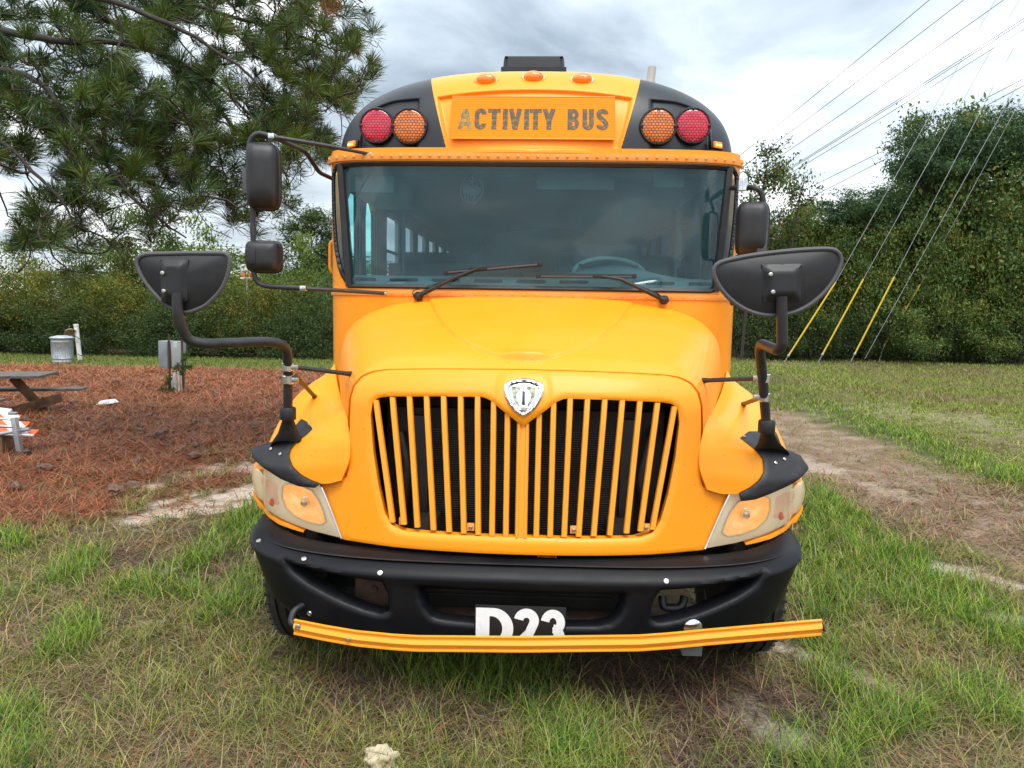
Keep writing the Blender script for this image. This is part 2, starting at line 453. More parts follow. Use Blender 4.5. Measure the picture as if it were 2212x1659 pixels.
M['dash'] = mk('dash_plastic', (.62, .68, .70), .6, bump=(200, .2, .002))
M['seat'] = mk('seat_vinyl', (.035, .045, .055), .5)
M['floorin'] = mk('bus_floor_rubber', (.03, .03, .03), .8)
M['amber_lens'] = mk('amber_marker_lens', (.95, .21, .01), .18, coat=.5, col2=(.75, .13, .008), ns=30, emis=((1, .2, .02), .12))
M['led'] = mk('amber_led', (1, .35, .03), .3, emis=((1, .42, .06), 3.0))
M['amber_dark'] = mk('amber_dark_lens', (.8, .16, .01), .25, coat=.3, emis=((1, .2, .02), .35))
def sign_extra(nd, lk, b, tc):
    w = nd.new('ShaderNodeTexWave'); w.wave_type = 'BANDS'; w.bands_direction = 'Z'; w.inputs['Scale'].default_value = 22; w.inputs['Distortion'].default_value = .4
    lk.new(tc.outputs['Object'], w.inputs['Vector'])
    mx = nd.new('ShaderNodeMixRGB'); mx.inputs[1].default_value = (.92, .25, .002, 1); mx.inputs[2].default_value = (.84, .20, .002, 1)
    lk.new(w.outputs[0], mx.inputs[0]); lk.new(mx.outputs[0], b.inputs['Base Color'])
M['sign'] = mk('reflective_amber_sheet', (.9, .4, .01), .6, spec=.15, extra=sign_extra)
def lens_extra(c1, c2):
    def f(nd, lk, b, tc):
        mp = nd.new('ShaderNodeMapping'); mp.inputs['Rotation'].default_value = (R(90), 0, 0)
        lk.new(tc.outputs['Object'], mp.inputs[0])
        br = nd.new('ShaderNodeTexBrick'); br.inputs['Scale'].default_value = 1; br.inputs['Brick Width'].default_value = .0195; br.inputs['Row Height'].default_value = .0148
        br.inputs['Mortar Size'].default_value = .0028; br.inputs['Mortar Smooth'].default_value = .5
        br.inputs['Color1'].default_value = (*c1, 1); br.inputs['Color2'].default_value = (c1[0] * .8, c1[1] * .7, c1[2] * .8, 1); br.inputs['Mortar'].default_value = (*c2, 1)
        lk.new(mp.outputs[0], br.inputs['Vector']); lk.new(br.outputs['Color'], b.inputs['Base Color'])
        bp = nd.new('ShaderNodeBump'); bp.inputs['Strength'].default_value = .8; bp.inputs['Distance'].default_value = .003; bp.invert = True
        lk.new(br.outputs['Fac'], bp.inputs['Height']); lk.new(bp.outputs[0], b.inputs['Normal'])
    return f
M['lens_red'] = mk('red_warning_lens', (.7, .01, .05), .2, coat=.5, extra=lens_extra((.80, .012, .055), (.18, .002, .01)))
M['lens_amber'] = mk('amber_warning_lens', (.8, .25, .01), .2, coat=.5, extra=lens_extra((.82, .20, .006), (.16, .04, .004)))
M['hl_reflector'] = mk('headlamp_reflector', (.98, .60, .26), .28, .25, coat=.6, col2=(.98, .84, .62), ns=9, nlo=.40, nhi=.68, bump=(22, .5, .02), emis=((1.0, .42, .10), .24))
M['hl_housing'] = mk('headlamp_housing', (.86, .84, .74), .3, .0, coat=.5, emis=((1, .82, .6), .07), col2=(.90, .84, .66), ns=5)  # faint emission added to the housing imitates the lamp's spreading glow
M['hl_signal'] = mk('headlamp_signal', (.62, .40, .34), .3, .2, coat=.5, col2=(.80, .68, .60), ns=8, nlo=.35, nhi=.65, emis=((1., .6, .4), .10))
M['hl_orange'] = mk('side_signal_bulb', (.9, .12, .03), .3, coat=.3)
M['hl_lens'] = glassmat('yellowed_headlamp_lens', (.96, .93, .84), 1.0, .03, dirt_sheen=.045, dirt_sheen_col=(.95, .88, .66))
M['windshield'] = glassmat('windshield_glass', (.56, .90, .92), 1.0, 0.0, dirt_sheen=.115, dirt_sheen_col=(.09, .27, .34))  # blue diffuse film paints the sky's reflection into the glass colour
M['tealglass'] = glassmat('teal_door_glass', (.55, .97, .97), 1.0, 0.0, dirt_sheen=.02)
M['greyglass'] = glassmat('tinted_side_glass', (.66, .60, .64), 1.0)
# ================================================================== ground and its cover
def gp(u, v): p = G(u, v); return (p.x, p.y)
def poly_g(pts): return [gp(u, v) for u, v in pts]
STRAW_POLY = poly_g([(-500, 792), (0, 788), (400, 789), (760, 800), (720, 880), (640, 930), (545, 975), (430, 1010), (260, 1075), (60, 1140), (-250, 1200), (-900, 1150)])
TRACK = poly_g([(1640, 885), (1730, 935), (1850, 1010), (2040, 1100), (2330, 1215), (3000, 1600)])          # sandy wheel track on the right
GREEN_SEGS = [  # (u1, v1, u2, v2, radius m, strength) brighter green growth
 (1600, 800, 1700, 860, .9, .9), (1700, 860, 1900, 930, .62, 1.), (1900, 930, 2260, 1060, .42, 1.), (1740, 1075, 1850, 1170, .33, 1.), (1820, 1150, 2050, 1290, .36, 1.), (2050, 1290, 2230, 1390, .30, 1.),
 (1740, 1200, 1800, 1330, .25, .9), (1850, 1230, 2000, 1330, .24, .8), (540, 1130, 440, 1210, .20, 1.), (440, 1210, 300, 1280, .18, 1.), (200, 1215, 150, 1265, .16, 1.), (190, 1360, 130, 1420, .15, 1.), (420, 1290, 330, 1290, .16, .8),
 (900, 1430, 1150, 1500, .26, .7), (1150, 1500, 1250, 1640, .22, .6), (1760, 1400, 1800, 1480, .13, 1.), (1900, 1560, 1720, 1640, .24, .9), (2080, 1480, 2200, 1560, .2, .7), (30, 1560, 20, 1650, .15, .8), (560, 1240, 500, 1330, .2, .7), (450, 1180, 560, 1080, .12, .7), (0, 1170, 30, 1190, .15, .9), (0, 1300, 60, 1290, .1, .8), (480, 1100, 540, 1090, .1, .6)]
SAND_SEGS = [(320, 1108, 420, 1085, .24, 1.2), (420, 1085, 580, 1060, .50, 1.35), (440, 1012, 560, 1014, .28, 1.1), (262, 1043, 325, 1044, .14, 1.2), (1730, 990, 1800, 1015, .22, .7), (1850, 1040, 1960, 1080, .14, .6), (2060, 1232, 2260, 1275, .13, 1.), (2150, 1245, 2300, 1290, .12, 1.),
 (1690, 1400, 1760, 1420, .06, .8), (1800, 1450, 1900, 1480, .10, .55), (1620, 1540, 1700, 1600, .12, .6), (2150, 1330, 2230, 1350, .10, .7), (310, 1355, 330, 1350, .04, .9), (360, 1240, 380, 1235, .04, .9), (190, 1150, 215, 1148, .05, .7), (1900, 880, 2060, 905, .7, .3), (2080, 900, 2250, 960, .6, .25), (1700, 785, 1800, 780, 1.3, .35)]
THATCH_SEGS = [(1350, 1480, 1680, 1560, .34, 1.), (1480, 1430, 1560, 1640, .30, .9), (420, 1150, 640, 1290, .20, .5), (700, 1480, 1000, 1560, .25, .45), (250, 1200, 420, 1250, .2, .5)]
def segmask(x, y, segs, nz, amp=.9):
    m = np.zeros_like(x)
    for u1, v1, u2, v2, r, st in segs:
        a = np.array(gp(u1, v1)); b = np.array(gp(u2, v2)); ab = b - a; L = ab @ ab + 1e-9
        t = np.clip(((x - a[0]) * ab[0] + (y - a[1]) * ab[1]) / L, 0, 1); d = np.hypot(x - a[0] - t * ab[0], y - a[1] - t * ab[1])
        m = np.maximum(m, st * ss(1.15, .55, d / r + (nz - .5) * amp))
    return m
def masks(x, y):
    nz = fbm(x, y, 3.1, 1, 4); nb = fbm(x, y, .9, 2, 3)
    ins = inpoly(x, y, STRAW_POLY); d = np.where(ins, dpoly(x, y, STRAW_POLY), -dpoly(x, y, STRAW_POLY))
    straw = ss(-.9, .5, d + (nz - .5) * 3.0) * (y < 18.6 + (nz - .5))
    straw = np.maximum(straw, ss(-1.2, .2, d) * .35 * ss(.4, .6, nz))
    dt = dpoly(x, y, TRACK, False); w = .42 + .10 * (y - 3)
    track = ss(1.25, .55, dt / w + (nz - .5) * .5) * (x > 1)
    green = segmask(x, y, GREEN_SEGS, nz); sand = segmask(x, y, SAND_SEGS, fbm(x, y, 7, 6, 4), 2.6); thatch = segmask(x, y, THATCH_SEGS, nz)
    sand = np.maximum(sand, track * .30 * ss(.45, .7, fbm(x, y, 5, 5, 3)))
    far = ss(6.5, 9, y) * (x > 0)
    return straw, track, green, sand, thatch, far, nz, nb
def gheight(x, y):
    h = (fbm(x, y, .35, 7, 3) - .5) * .10 * ss(.5, 3, np.abs(x) + np.clip(y - 6, 0, 4)) + (fbm(x, y, 2.2, 8, 3) - .5) * .035
    st, tr, gr, sa, th, far, nz, nb = masks(x, y)
    bumps = (fbm(x, y, 7.5, 9, 3) - .45) * .08 * st * ss(5.5, 9, y)
    return GZ + h + bumps - .03 * tr + .012 * gr - .01 * sa
def axis(lo, hi, n, c, s):
    t = np.linspace(-1, 1, n); a = np.sinh(t * s) / np.sinh(s); return np.where(t < 0, c + a * (c - lo), c + a * (hi - c))
gx_ = axis(-500, 500, 560, 0, 6.2); gy_ = np.r_[np.linspace(-60, .3, 14), .3 + (np.linspace(0, 1, 470)**2.0) * 40 + (np.linspace(0, 1, 470)**14) * 700][1:]
GX, GY = np.meshgrid(gx_, gy_)
gxf, gyf = GX.ravel(), GY.ravel()
st, tr, gr, sa, th, far, nz, nb = masks(gxf, gyf)
A = lambda *c: np.array(c)
def mixc(a, b, t): return a * (1 - t[:, None]) + b * t[:, None]
n5 = fbm(gxf, gyf, 6, 11, 3)[:, None]
col = A(.16, .12, .065) * (.75 + .5 * n5)
col = mixc(col, A(.15, .155, .04) * np.ones_like(col), far * ss(.3, .6, nb))
col = mixc(col, A(.22, .185, .085) * np.ones_like(col), far * ss(.52, .68, nz) * .6)
col = mixc(col, A(.28, .195, .13) * (.8 + .4 * n5), tr)
col = mixc(col, A(.22, .075, .036) * (.5 + 1.0 * n5), st)
col = mixc(col, A(.10, .070, .05) * (.8 + .4 * n5), th * .8)
col = mixc(col, A(.085, .11, .028) * (.8 + .4 * n5), gr * .8)
strip = ss(18.3, 18.9, gyf + (nz - .5)) * ss(24, 22.5, gyf) * (gxf < 0)
col = mixc(col, A(.125, .15, .035) * (.8 + .4 * n5), strip)
col = mixc(col, A(.56, .47, .38) * (.85 + .3 * n5), sa)
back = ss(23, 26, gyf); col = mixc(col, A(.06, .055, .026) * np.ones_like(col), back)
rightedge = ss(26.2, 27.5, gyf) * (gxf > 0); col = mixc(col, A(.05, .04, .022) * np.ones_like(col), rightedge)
Vg = np.stack([gxf, gyf, gheight(gxf, gyf)], 1)
nrr, ncc = GX.shape
ii = np.arange(nrr - 1)[:, None] * ncc + np.arange(ncc - 1)[None]; ii = ii.ravel()
Fg = np.stack([ii, ii + 1, ii + ncc + 1, ii + ncc], 1)
def ground_mat():
    m = bpy.data.materials.new('ground_cover'); m.use_nodes = True; nt = m.node_tree; nd, lk = nt.nodes, nt.links; b = nd['Principled BSDF']
    b.inputs['Roughness'].default_value = .95; b.inputs['Specular IOR Level'].default_value = .15
    a = nd.new('ShaderNodeAttribute'); a.attribute_name = 'tint'; tc = nd.new('ShaderNodeTexCoord')
    n1 = nd.new('ShaderNodeTexNoise'); n1.inputs['Scale'].default_value = 38; n1.inputs['Detail'].default_value = 6; n1.inputs['Distortion'].default_value = 1.5; lk.new(tc.outputs['Object'], n1.inputs['Vector'])
    mp = nd.new('ShaderNodeMapping'); mp.inputs['Scale'].default_value = (6, 40, 6); mp.inputs['Rotation'].default_value = (0, 0, .6); lk.new(tc.outputs['Object'], mp.inputs[0])
    n2_ = nd.new('ShaderNodeTexNoise'); n2_.inputs['Scale'].default_value = 3; n2_.inputs['Detail'].default_value = 5; n2_.inputs['Distortion'].default_value = 2.5; lk.new(mp.outputs[0], n2_.inputs['Vector'])
    s = vmath(nd, lk, 'ADD', n1.outputs[0], n2_.outputs[0])
    mr = nd.new('ShaderNodeMapRange'); mr.inputs[1].default_value = .7; mr.inputs[2].default_value = 1.3; mr.inputs[3].default_value = .45; mr.inputs[4].default_value = 1.5; lk.new(s, mr.inputs[0])
    sc = nd.new('ShaderNodeVectorMath'); sc.operation = 'SCALE'; lk.new(a.outputs['Color'], sc.inputs[0]); lk.new(mr.outputs[0], sc.inputs['Scale']); lk.new(sc.outputs[0], b.inputs['Base Color'])
    bp = nd.new('ShaderNodeBump'); bp.inputs['Strength'].default_value = .8; bp.inputs['Distance'].default_value = .03; lk.new(s, bp.inputs['Height']); lk.new(bp.outputs[0], b.inputs['Normal'])
    return m
GM = ground_mat()
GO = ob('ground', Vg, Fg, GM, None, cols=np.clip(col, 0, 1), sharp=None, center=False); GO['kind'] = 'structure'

LEAF = leafmat('leaf_blades', .3, .55, .25)
NEEDLE = leafmat('pine_needle_leaf', .25, .45, .35)
BARE = mk('dry_straw', (.2, .1, .05), .7)
def blades(name, x, y, h, w, lean, az, bend, cols, segs=3, z=None, mat=None, up=1.0, jitter=.3):
    """many ribbon blades in one mesh: base (x,y), height, width, lean angle from vertical, azimuth, bend"""
    n = len(x); z0 = gheight(x, y) if z is None else z
    k = segs; t = np.linspace(0, 1, k + 1)
    dirx, diry = np.cos(az), np.sin(az)
    wa = az + np.pi / 2 + rng.normal(0, jitter, n); wx, wy = np.cos(wa), np.sin(wa)
    V = np.empty((n, k + 1, 2, 3), np.float32)
    L = h
    for i, ti in enumerate(t):
        ang = lean + bend * ti
        if i == 0: cx, cy, cz = x.copy(), y.copy(), z0.copy()
        else:
            am = lean + bend * (ti + t[i - 1]) / 2; s = L / k
            cx = cx + dirx * np.sin(am) * s; cy = cy + diry * np.sin(am) * s; cz = np.maximum(cz + np.cos(am) * s, z0 + .004)
        ww = w * (1 - ti)**.6 * .5 + .0002
        V[:, i, 0, 0] = cx - wx * ww; V[:, i, 0, 1] = cy - wy * ww; V[:, i, 0, 2] = cz
        V[:, i, 1, 0] = cx + wx * ww; V[:, i, 1, 1] = cy + wy * ww; V[:, i, 1, 2] = cz
    b = (np.arange(n) * (k + 1) * 2)[:, None]; F = []
    for i in range(k):
        F.append(np.concatenate([b + i * 2, b + i * 2 + 1, b + i * 2 + 3, b + i * 2 + 2], 1))
    F = np.stack(F, 1).reshape(-1, 4)
    C = np.repeat(cols, (k + 1) * 2, 0)
    o = ob(name, V.reshape(-1, 3), F, mat or LEAF, None, sharp=None, cols=np.clip(C, 0, 1), center=False); o['kind'] = 'stuff'; return o

def scatter(n, ymin, ymax, p):
    """points on the ground inside the camera's view, density falling with distance as y**-p"""
    u = rng.random(n); e = 2 - p + 1e-6
    y = (ymin**e + u * (ymax**e - ymin**e))**(1 / e); hw = .74 * y + .35
    x = CAM.x - .041 * y + (rng.random(n) * 2 - 1) * hw
    return x, y
def pick(x, y, keep): k = rng.random(len(x)) < keep; return x[k], y[k], k
underbus = lambda x, y: (np.abs(x) < 1.0) & (y > 3.9)

# --- lying straw and thatch over everything
x, y = scatter(190000, 1.55, 19.0, 1.55)
st, tr, gr, sa, th, far, nz, nb = masks(x, y)
den = np.clip(.55 + .6 * st + .25 * th + .1 * tr - .5 * gr * (1 - st) - .9 * sa - .25 * far, .03, 1) * np.where(far > .5, .35, 1) * ~underbus(x, y) * (y < 18.6 + (nz - .5)) * (1 - (x > 0) * ss(8, 10, y) * .8)
x, y, k = pick(x, y, den); st, tr, gr, sa, th, far, nz = st[k], tr[k], gr[k], sa[k], th[k], far[k], nz[k]; n = len(x)
r1 = rng.random(n)[:, None]; r2 = rng.random(n)[:, None]
c_straw = A(.36, .125, .055) * (.35 + 1.0 * r1) + A(.06, .055, .035) * r2
c_thatch = A(.35, .27, .13) * (.4 + .9 * r1); c_grey = A(.27, .19, .13) * (.45 + .9 * r1)
c = np.where(r2 < .55, c_thatch, c_grey); c = np.where(rng.random(n)[:, None] < st[:, None] * .92, c_straw, c)
c = np.where(rng.random(n)[:, None] < tr[:, None] * .6, A(.30, .20, .135) * (.5 + .8 * r1), c)
c = np.where(rng.random(n)[:, None] < .10, c_straw, c)
c = np.where((th[:, None] > .4) & (r2 < .6), A(.15, .095, .07) * (.5 + .8 * r1), c)
ln = (.07 + .13 * rng.random(n)) * (1 + .05 * y)
blades('straw_litter', x, y, ln, np.maximum(.0022, .00125 * y) * (.8 + .5 * rng.random(n)), np.full(n, 1.28) + rng.normal(0, .10, n), rng.random(n) * 6.283, rng.normal(.18, .35, n), c, 2)

# --- grass blades
x, y = scatter(270000, 1.55, 14.0, 1.5)
# clumps pull blades together
cx, cy = scatter(5200, 1.55, 14, 1.3); ci = rng.integers(0, len(cx), len(x)); cl = rng.random(len(x)) < .5
# nearest-by-distance clumps only: choose clumps sorted by y so blades keep their distance band
o_ = np.argsort(cy); oy = cy[o_]; idx = np.clip(np.searchsorted(oy, y) + rng.integers(-60, 60, len(y)), 0, len(cy) - 1); ci = o_[idx]
rad = .035 + .03 * rng.random(len(x)); x = np.where(cl, cx[ci] + rng.normal(0, 1, len(x)) * rad, x); y = np.where(cl, np.maximum(1.5, cy[ci] + rng.normal(0, 1, len(x)) * rad), y)
st, tr, gr, sa, th, far, nz, nb = masks(x, y); nf = fbm(x, y, 1.7, 21, 4)
den = np.clip(.20 + .62 * ss(.40, .60, nf) + .72 * gr + .45 * far, 0, 1) * (1 - .93 * st * (1 - .25 * gr)) * (1 - .86 * tr) * (1 - .88 * sa) * (1 - .75 * th) * ~underbus(x, y)
den = den * np.where(far > .5, .75, 1)
x, y, k = pick(x, y, den); gr, far, nf, nz, clk, cik = gr[k], far[k], nf[k], nz[k], cl[k], ci[k]; n = len(x)
r1 = rng.random(n)[:, None]
ctint = rng.random(len(cx)); ct = np.where(clk, ctint[cik], rng.random(n))[:, None]
cg = A(.12, .19, .025) * (1 - ct) + A(.31, .32, .05) * ct; cg = cg * (.55 + .8 * r1)
cdark = A(.06, .125, .032) * (.6 + .7 * r1); cdry = A(.38, .34, .14) * (.5 + .8 * r1)
c = np.where(rng.random(n)[:, None] < .25, cdark, cg)
bright = gr[:, None] > .5; c = np.where(bright, c * A(.95, 1.25, .9), c)
c = np.where(rng.random(n)[:, None] < (.32 - .16 * gr[:, None]), cdry, c)
c = np.where((far[:, None] > .5) & (gr[:, None] < .4), A(.22, .265, .05) * (.5 + 1.0 * r1), c)
h = (.034 + .062 * rng.random(n)**1.4) * (1 + .40 * gr) * (1 + .35 * clk) * np.where(far > .5, .6, 1)
lean = np.abs(rng.normal(.35, .3, n)) + .55 * (1 - gr) * rng.random(n)
blades('grass', x, y, h * 1.25, np.maximum(.0023, .00105 * y) * (.8 + .5 * rng.random(n)), lean, rng.random(n) * 6.283, .5 + .8 * rng.random(n), c, 3)

# --- far lawn tufts, short, up to the trees
n0 = 60000; y = 13 + rng.random(n0)**1.0 * 14; x = rng.uniform(-1, 1, n0) * (.74 * y + 1)
nz_ = fbm(x, y, .8, 30, 3)
keep = np.where(x > 0, (y < 27.3), (y > 18.5 + (nz_ - .5)) & (y < 22.6)) & ~(np.abs(x) < 1.1)
x, y, nz_ = x[keep], y[keep], nz_[keep]; n = len(x); r1 = rng.random(n)[:, None]
c = A(.20, .255, .045) * (.55 + .8 * r1); c = np.where((nz_[:, None] > .56) & (rng.random(n)[:, None] < .6), A(.24, .20, .09) * (.6 + .6 * r1), c); c = np.where(x[:, None] < 0, A(.15, .185, .04) * (.6 + .7 * r1), c)
blades('lawn_grass', x, y, .05 + .05 * rng.random(n), .022 + .012 * rng.random(n), rng.random(n) * .7, rng.random(n) * 6.283, .3 + .5 * rng.random(n), c, 1)

# --- pine straw on the mulch bed: long copper needles in clumps further back
n0 = 60000; y = 5 + 13.4 * rng.random(n0)**1.1; x = -rng.random(n0) * (.80 * y + .5) - .6
st = masks(x, y)[0]; k = (rng.random(n0) < st); x, y = x[k], y[k]; n = len(x); r1 = rng.random(n)[:, None]; nn_ = fbm(x, y, 5, 40, 3)[:, None]
c = A(.40, .135, .060) * (.35 + .9 * r1) * (.35 + 1.3 * nn_); c = np.where(rng.random(n)[:, None] < .18, A(.12, .05, .03) * (.5 + r1), c)
blades('pine_straw', x, y, .16 + .12 * rng.random(n), .0012 * y + .002, np.full(n, 1.42) + rng.normal(0, .09, n), rng.random(n) * 6.283, rng.normal(.05, .22, n), c, 2)

# --- rock at the lower edge, foam tray, small white scraps
def blob(name, c, s, mat, seed, sub=3, rough=.25, label=None, cat=None):
    bm = bmesh.new(); bmesh.ops.create_icosphere(bm, subdivisions=sub, radius=1); r_ = np.random.default_rng(seed); o_ = r_.random(3) * 9
    from mathutils import noise as mn
    for v in bm.verts:
        d = v.co.normalized(); k = 1 + rough * mn.noise(d * 1.6 + Vector(o_)) + rough * .5 * mn.noise(d * 4 + Vector(o_)); v.co = Vector((d.x * s[0], d.y * s[1], d.z * s[2])) * k
    for v in bm.verts: v.co += Vector(c)
    o = ob_bm(name, bm, mat, None, sharp=60)
    if label: tag(o, label, cat)
    return o
M['lime'] = mk('pale_limestone', (.50, .44, .30), .85, col2=(.30, .26, .15), ns=22, bump=(30, .6, .01))
q = G(822, 1652); blob('rock', (q.x, q.y, GZ + .012), (.062, .052, .046), M['lime'], 4, 4, .55, 'pale yellowish rock lying in the grass at the bottom edge of the picture', 'rock')
M['foam'] = mk('white_foam', (.86, .86, .84), .7)
q = G(233, 876); cz = gheight(np.array([q.x]), np.array([q.y]))[0]
V = []
for z, k in ((.0, 1), (.012, 1.0), (.055, .72), (.062, .68)):
    for j in range(16):
        a = 2 * np.pi * j / 16; X_ = np.sign(np.cos(a)) * abs(np.cos(a))**.4 * .15 * k; Y_2 = np.sign(np.sin(a)) * abs(np.sin(a))**.4 * .12 * k; V.append((q.x + X_, q.y + Y_2, cz + .03 + z + X_ * .12))
F = grid_faces(4, 16, True) + [tuple(range(48, 64))]
tag(ob('foam_tray', V, F, M['foam'], None, recalc=True, sharp=30), 'white foam food tray lying upside down on the red pine straw', 'food tray')

# --- pine cones on the mulch
bm = bmesh.new(); bmesh.ops.create_icosphere(bm, subdivisions=2, radius=1)
for i, v in enumerate(bm.verts): v.co = Vector((v.co.x * .045, v.co.y * .045, v.co.z * .075)) * (1 + .22 * ((i * 7) % 3 - 1))
cone_me = bpy.data.meshes.new('pine_cone'); bm.to_mesh(cone_me); bm.free(); cone_me.materials.append(mk('cone_brown', (.10, .055, .04), .9, col2=(.18, .11, .08), ns=60))
k_ = 0
while k_ < 34:
    y_ = 6.0 + rng.random() * 10.5; x_ = -1.6 - rng.random() * (.72 * y_ - 1.2)
    if not inpoly(np.array([x_]), np.array([y_]), STRAW_POLY)[0]: continue
    o = bpy.data.objects.new('pine_cone', cone_me); scene.collection.objects.link(o); o.location = (x_, y_, float(gheight(np.array([x_]), np.array([y_]))[0]) + .045)
    o.rotation_euler = (1.4, rng.random(), rng.random() * 6.28); tag(o, 'small brown pine cone lying on the red pine straw', 'pine cone', 'pine cones scattered over the pine straw bed'); k_ += 1
# ================================================================== the bus
BUS = thing('school_bus', 'yellow activity bus facing the camera, black bumper and wide black framed windshield', 'bus', (0, 3.6, 0))
LEN_END = 13.6
ROOFY = 4.86

# ---------------- shape functions
def Yface(x, z):
    x = np.abs(x)
    return 3.06 + .10 * (x / .755)**2 + .07 * (x / 1.1)**6 + .09 * (z - .6) + .10 * np.clip((z - 1.22) / .2, 0, 2)**2
def Yfac(x, z): return float(Yface(x, z))
BH, BD, BC = 1.285, .60, 3.58      # bumper half width, depth, centre
def Ybump(x, z=0):
    a = min(abs(x) / BH, .999); return BC - BD * (1 - a**4.2)**(1 / 4.2)
def Ybody(x, z=0):
    a = np.clip(np.abs(x) / 1.211, 0, .9995); return 4.27 + .36 * (1 - (1 - a**4.5)**(1 / 4.5))
def Ybod(x, z=0): return float(Ybody(x))

# ---------------- fascia (front of the hood around the grille)
half_out = [(1130, 799), (1000, 798), (900, 798), (840, 799), (806, 804), (782, 815), (766, 834), (758, 860), (755, 905), (755, 960), (753, 1010), (747, 1032), (722, 1043), (693, 1046), (708, 1090), (722, 1127), (737, 1165), (850, 1182), (990, 1193), (1130, 1199)]
half_in = [(1132, 922), (1104, 901), (1073, 877), (1058, 865), (1042, 858), (950, 857), (840, 857), (815, 860), (803, 872), (799, 901), (805, 979), (817, 1057), (830, 1111), (846, 1138), (868, 1148), (887, 1151), (1003, 1159), (1132, 1163)]
def W(pts, f=Yfac):
    r = [];
    for u, v in pts: p = PS(u, v, f); r.append((p.x, p.z))
    return r
def half_to_full(pts):
    pts = [(min(x, 0), z) for x, z in pts]; pts[0] = (0, pts[0][1]); pts[-1] = (0, pts[-1][1])
    return pts + [(-x, z) for x, z in pts[-2:0:-1]]
fout = half_to_full(W(half_out)); fin = half_to_full(W(half_in))
def fmap(x, z, do, dh):
    Y = Yface(x, z); Y = Y + .012 * (1 - np.clip(dh / .022, 0, 1))**2 + .004 * (1 - np.clip(do / .008, 0, 1))**2
    # raised collar round the emblem
    em = np.hypot(x / .115, (z - EMZ) / .15); Y = Y - .012 * ss(1.12, .9, em)
    return np.stack([x, Y, z], 1)
EMZ = PS(1134, 855, Yfac).z
V, F = sheet_geo(fout, [fin], .014, fmap, lip=.045)
FASCIA = ob('grille_surround', V, F, M['yellow'], BUS, recalc=True, sharp=40)
fascia_b = bvh(V, F)

# grille bars: 8 per side, tilted like the opening; wide middle bar
tops = [(810, 868), (846, 862), (883, 860), (920, 859), (957, 859), (994, 858), (1031, 859), (1066, 872), (1096, 897)]
bots = [(846, 1128), (871, 1133), (900, 1139), (935, 1145), (969, 1149), (1001, 1152), (1032, 1155), (1062, 1157), (1092, 1159)]
for (a, b) in zip(tops, bots):
    pa, pb = PS(a[0], a[1] - 3, Yfac), PS(b[0], b[1] + 2, Yfac)
    for s in (1, -1):
        V = []; F = []; n = 9
        wf, wb, dp = .0125, .0095, .022
        for i in range(n):
            t = i / (n - 1); x = pa.x + (pb.x - pa.x) * t; z = pa.z + (pb.z - pa.z) * t
            Y = Yfac(x, z) + .010
            # bevelled trapezoid section
            for dx, dy in ((-wf, dp), (-wf, .006), (-wb, 0), (wb, 0), (wf, .006), (wf, dp)):
                V.append((s * (x + dx), Y + dy, z))
        F = grid_faces(n, 6) + [tuple(range(6)), tuple((n - 1) * 6 + k for k in range(6))]
        ob('grille_bar', V, F, M['yellow_rail'], BUS, recalc=True, sharp=30)
pa, pb = PS(1132, 915, Yfac), PS(1132, 1163, Yfac)
V = []; n = 9
for i in range(n):
    t = i / (n - 1); z = pa.z + (pb.z - pa.z) * t; Y = Yfac(0, z) + .004
    for dx, dy in ((-.026, .03), (-.026, .008), (-.021, 0), (-.013, 0), (-.011, .005), (.011, .005), (.013, 0), (.021, 0), (.026, .008), (.026, .03)):
        V.append((dx, Y + dy, z))
ob('grille_centre_bar', V, grid_faces(n, 10), M['yellow_rail'], BUS, recalc=True, sharp=25)
for u, v in ((868, 1128), (1016, 1141), (1240, 1147), (1397, 1142)):
    p = PS(u, v, Yfac)
    t_ = box('grille_tab', (p.x, Yfac(p.x, p.z) + .020, p.z), (.032, .004, .034), M['yellow_dusty'], BUS)
    bolt((p.x, Yfac(p.x, p.z) + .017, p.z), (0, -1, 0), M['steel'], t_, .009, 'screw')

# emblem
eo = [(1130, 815), (1150, 817), (1168, 823), (1176, 829), (1177, 841), (1173, 857), (1164, 874), (1150, 889), (1134, 900)]
ec = PS(1134, 855, Yfac)
def em_poly(k, dz=0):
    pts = [PS(u, v, Yfac) for u, v in eo]; r = [((p.x - ec.x) * k, (p.z - ec.z) * k + dz) for p in pts]; r[0] = (0, r[0][1]); r[-1] = (0, r[-1][1])
    return [(x, z + ec.z) for x, z in r] + [(-x, z + ec.z) for x, z in r[-2:0:-1]]
Ye = lambda dy: (lambda x, z, do, dh: np.stack([x, Yface(0 * x, z) - dy + .006 * (1 - np.clip(np.minimum(do, dh) / .006, 0, 1))**2, z], 1))
V, F = sheet_geo(em_poly(1.0), [em_poly(.80)], .006, Ye(.028), lip=.03)
ring = ob('emblem', V, F, M['chrome'], BUS, recalc=True)
V, F = sheet_geo(em_poly(.8), [], .008, Ye(.018), lip=.005); ob('emblem_plate', V, F, M['chrome'], ring, recalc=True)
M['emblem_chip'] = mk('chipped_emblem_paint', (.42, .42, .30), .6, col2=(.06, .06, .05), ns=60, nlo=.45, nhi=.6)
M['emblem_chrome2'] = mk('emblem_pale_chrome', (.60, .68, .78), .2, .6, col2=(.85, .88, .92), ns=30)
def ep(pts): return [(x / 100 * .075, ec.z + z / 100 * .075) for x, z in pts]
